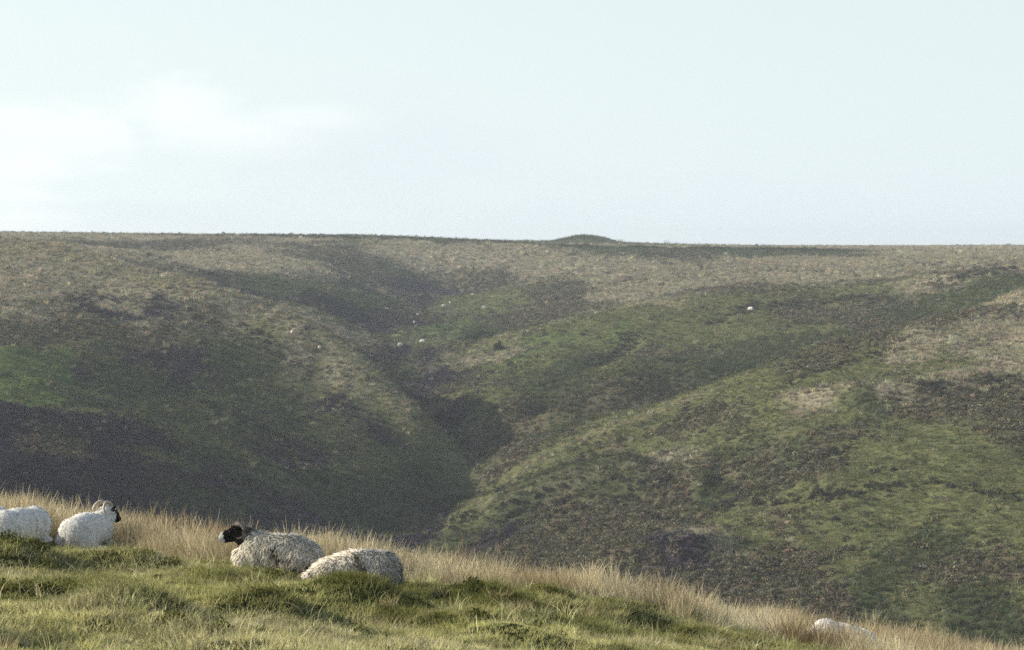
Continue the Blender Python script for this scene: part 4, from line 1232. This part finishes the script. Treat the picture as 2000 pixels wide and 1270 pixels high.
def fence():
    line = along([(at(u, 470, y)[0], y) for u, y in ((690, 726), (1000, 722.5), (1300, 721.5), (1600, 720.5), (2060, 719.5))], 2.35)
    root = link(bpy.data.objects.new('post_and_wire_fence', None)); root.location = (0, 0, 0)
    mat_post = plain_mat('weathered_wood', (0.12, 0.11, 0.10), 0.9, 0.2, 8)
    mat_wire = plain_mat('fence_wire', (0.20, 0.20, 0.21), 0.5, 0.1)
    r = random.Random(8)
    V, Fc = tube_mesh([(0, 0, -0.4), (0, 0, 0.4), (0, 0, 1.25), (0, 0, 1.32)], [0.11, 0.105, 0.10, 0.03], 7)
    Fc = Fc + []
    pm = mesh_from('post', V, Fc, mat_post, True, None, None, make=False)
    tops = []
    for x, y in line:
        z = float(height(np.array([x]), np.array([y]))[0])
        o = link(bpy.data.objects.new('post', pm), root)
        o.location = (x, y, z + 0.15); s = r.uniform(0.9, 1.15)
        o.rotation_euler = (r.gauss(0, 0.04), r.gauss(0, 0.06), r.uniform(0, 6)); o.scale = (s, s, s)
        tops.append((x, y - 0.08, z + 0.15))
    V, Fc = [], []
    for h in (0.45, 0.8, 1.12):
        a, b = tube_mesh([(p[0], p[1], p[2] + h) for p in tops], [0.006] * len(tops), 4)
        Fc += [tuple(i + len(V) for i in f) for f in b]; V += a
    mesh_from('wire', V, Fc, mat_wire, True, root)
    tag(root, 'thin post and wire fence along the plateau edge under the skyline', 'fence')
fence()

# ---------- grass placed in front ----------
def grazed_by_sheep(x, y):
    """the turf just in front of the resting sheep is trodden and cropped"""
    m = np.zeros(len(x), dtype=bool)
    for sx, sy, a, b, yaw in SHEEP_AT[:5]:
        m |= (np.abs(x - sx * y / sy) < 0.62) & (y < sy) & (y > sy - 2.4)
    sx, sy = SHEEP_AT[5][:2]
    m |= (np.abs(x - (sx + 0.10) * y / sy) < 0.46) & (y < sy) & (y > sy - 1.6)
    return m
def place(name, n, y0, y1, keep, tintfn, variants, scl, lean=0.14, grow=0.0, half=16.2 * D2R, tall=False):
    x, y = sector_uniform(n, y0, y1, half)
    k = keep(x, y) & clear_of_sheep(x, y, grow)
    if tall: k &= ~grazed_by_sheep(x, y) | (rs.rand(len(x)) < 0.03)
    x, y = x[k], y[k]
    z = height(x, y) - 0.012
    t = tintfn(x, y)
    s = np.clip(scl(x, y), 0.4, 1.35)
    m = len(x)
    sc = np.stack([s, s, s * np.exp(rs.normal(0, 0.12, m))], 1)
    return scatter(name, np.stack([x, y, z], 1), rs.uniform(0, 6.28, m), np.stack([rs.normal(0, lean, m), rs.normal(0.06, lean, m)], 1), sc, t, variants)

def lerp3(a, b, t): return np.asarray(a)[None] * (1 - t[:, None]) + np.asarray(b)[None] * t[:, None]
def hump(x, y): return np.clip(hummocks(x, y) / 0.2, 0, 1)
def short_tint(x, y):
    n = np.clip(0.5 + 1.1 * fbm(x / 0.9, y / 1.1, 3, 81), 0, 1); k = np.clip(0.5 + 1.3 * fbm(x / 0.35, y / 0.5, 2, 82), 0, 1)
    c = lerp3((0.19, 0.19, 0.058), (0.55, 0.525, 0.24), n)
    dry = np.clip(1.5 * fbm(x / 2.5, y / 1.6, 3, 83) + 0.30 * k + rs.normal(0, 0.15, len(x)), 0, 1)
    c = c * (1 - dry[:, None]) + np.array((0.52, 0.48, 0.28))[None] * dry[:, None]
    lush = np.clip(0.1 + 1.5 * fbm(x / 0.45, y / 0.45, 2, 84), 0, 1)[:, None]
    c = c * (1.16 - 0.5 * lush)
    h = hump(x, y)[:, None] * 0.75  # mossy dark hummocks; the tint also carries their shaded sides
    c = c * (1 - h) + np.array((0.12, 0.13, 0.035))[None] * h
    return c * np.exp(rs.normal(0, 0.18, len(x)))[:, None]
def short_scale(x, y): return np.exp(rs.normal(0, 0.25, len(x))) * (0.55 + 0.95 * np.clip(0.5 + 1.5 * fbm(x / 0.45, y / 0.45, 2, 84), 0, 1))
place('short_grass', 71300, 13.5, 36, lambda x, y: rs.rand(len(x)) > turf_zone(x, y) * 0.8, short_tint, short_t, short_scale)
def tall_tint(x, y):
    n = np.clip(0.5 + 1.2 * fbm(x / 0.9, y / 1.5, 3, 91), 0, 1)
    c = lerp3((0.40, 0.325, 0.20), (0.66, 0.59, 0.42), n)
    rust = np.clip(3.0 * fbm(x / 1.0, y / 1.4, 3, 92) - 0.45, 0, 1)
    c = c * (1 - rust[:, None]) + np.array((0.17, 0.10, 0.045))[None] * rust[:, None]
    gr = np.clip(1 - turf_zone(x, y), 0, 1) * 0.35
    c = c * (1 - gr[:, None]) + np.array((0.22, 0.24, 0.09))[None] * gr[:, None]
    return c * np.exp(rs.normal(0, 0.16, len(x)))[:, None]
def tall_scale(x, y):
    return np.exp(rs.normal(0, 0.13, len(x))) * (0.74 + 0.5 * np.clip(0.5 + 1.4 * fbm(x / 0.7, y / 1.2, 3, 93), 0, 1)) * (0.55 + 0.45 * turf_zone(x, y))
place('tall_grass', 39100, 25, 50, lambda x, y: rs.rand(len(x)) < 0.004 + 0.996 * turf_zone(x, y) ** 1.5, tall_tint, tall_t, tall_scale, 0.10, 0.12, tall=True)
def tus_tint(x, y):
    n = rs.rand(len(x)); dead = rs.rand(len(x)) < 0.3
    c = lerp3((0.11, 0.125, 0.035), (0.28, 0.28, 0.10), n)
    return np.where(dead[:, None], np.array((0.42, 0.35, 0.20))[None], c)
place('tussocks', 482, 14, 34, lambda x, y: turf_zone(x, y) < 0.6, tus_tint, tussock_t, lambda x, y: np.exp(rs.normal(-0.15, 0.3, len(x))), 0.12, 0.1)
place('thatch', 6324, 14, 40, lambda x, y: rs.rand(len(x)) < np.clip(0.12 + 2.2 * (fbm(x / 0.8, y / 0.7, 3, 98) - 0.05), 0, 1), lambda x, y: lerp3((0.40, 0.35, 0.20), (0.66, 0.61, 0.42), rs.rand(len(x))), thatch_t, lambda x, y: np.exp(rs.normal(-0.3, 0.25, len(x))), 0.2)
def mid_tint(x, y):
    n = np.clip(0.5 + 1.2 * fbm(x / 0.7, y / 0.9, 3, 95), 0, 1)
    return lerp3((0.19, 0.21, 0.06), (0.55, 0.51, 0.30), n) * np.exp(rs.normal(0, 0.2, len(x)))[:, None]
place('mid_grass', 18400, 14, 46, lambda x, y: rs.rand(len(x)) < 0.05 + 0.9 * np.clip(turf_zone(x, y) * 1.4 + 0.9 * (fbm(x / 1.1, y / 1.1, 3, 96) - 0.15), 0, 1), mid_tint, mid_t, lambda x, y: np.exp(rs.normal(0, 0.25, len(x))) * 0.9, 0.18, tall=True)
place('straw_stalks', 2760, 14, 44, lambda x, y: rs.rand(len(x)) < 0.8, lambda x, y: np.array((0.62, 0.55, 0.36))[None] * np.exp(rs.normal(0, 0.2, len(x)))[:, None], straw_t, lambda x, y: np.exp(rs.normal(0, 0.25, len(x))), 0.3)
place('moss', 6899, 14, 36, lambda x, y: rs.rand(len(x)) < np.clip(hump(x, y) * 1.3 + 1.6 * (fbm(x / 1.0, y / 0.9, 3, 97) - 0.22), 0, 1) * (1 - 0.7 * turf_zone(x, y)), lambda x, y: lerp3((0.06, 0.066, 0.018), (0.17, 0.165, 0.05), rs.rand(len(x))), moss_t, lambda x, y: np.exp(rs.normal(0, 0.3, len(x))), 0.1, 0.05)  # dark moss, also standing in for shade on the hummocks

# ---------- haze: one closed box of thin air ----------
def haze():
    x0, x1, y0, y1, z0, z1 = -1700, 1700, -60, 3150, -95, 12
    V = [(x, y, z) for x in (x0, x1) for y in (y0, y1) for z in (z0, z1)]
    Fc = [(0, 1, 3, 2), (4, 6, 7, 5), (0, 4, 5, 1), (2, 3, 7, 6), (0, 2, 6, 4), (1, 5, 7, 3)]
    m, N, L = new_mat('haze_air')
    out = N.new('ShaderNodeOutputMaterial')
    v = N.new('ShaderNodeVolumePrincipled')
    v.inputs['Color'].default_value = (0.87, 0.94, 1.0, 1)
    v.inputs['Density'].default_value = HAZE_DENSITY
    v.inputs['Anisotropy'].default_value = 0.35
    L.new(v.outputs[0], out.inputs['Volume'])
    m.cycles.volume_sampling = 'DISTANCE'
    o = mesh_from('haze', V, Fc, m, False)
    tag(o, kind='stuff')
HAZE_DENSITY = 0.00024
haze()
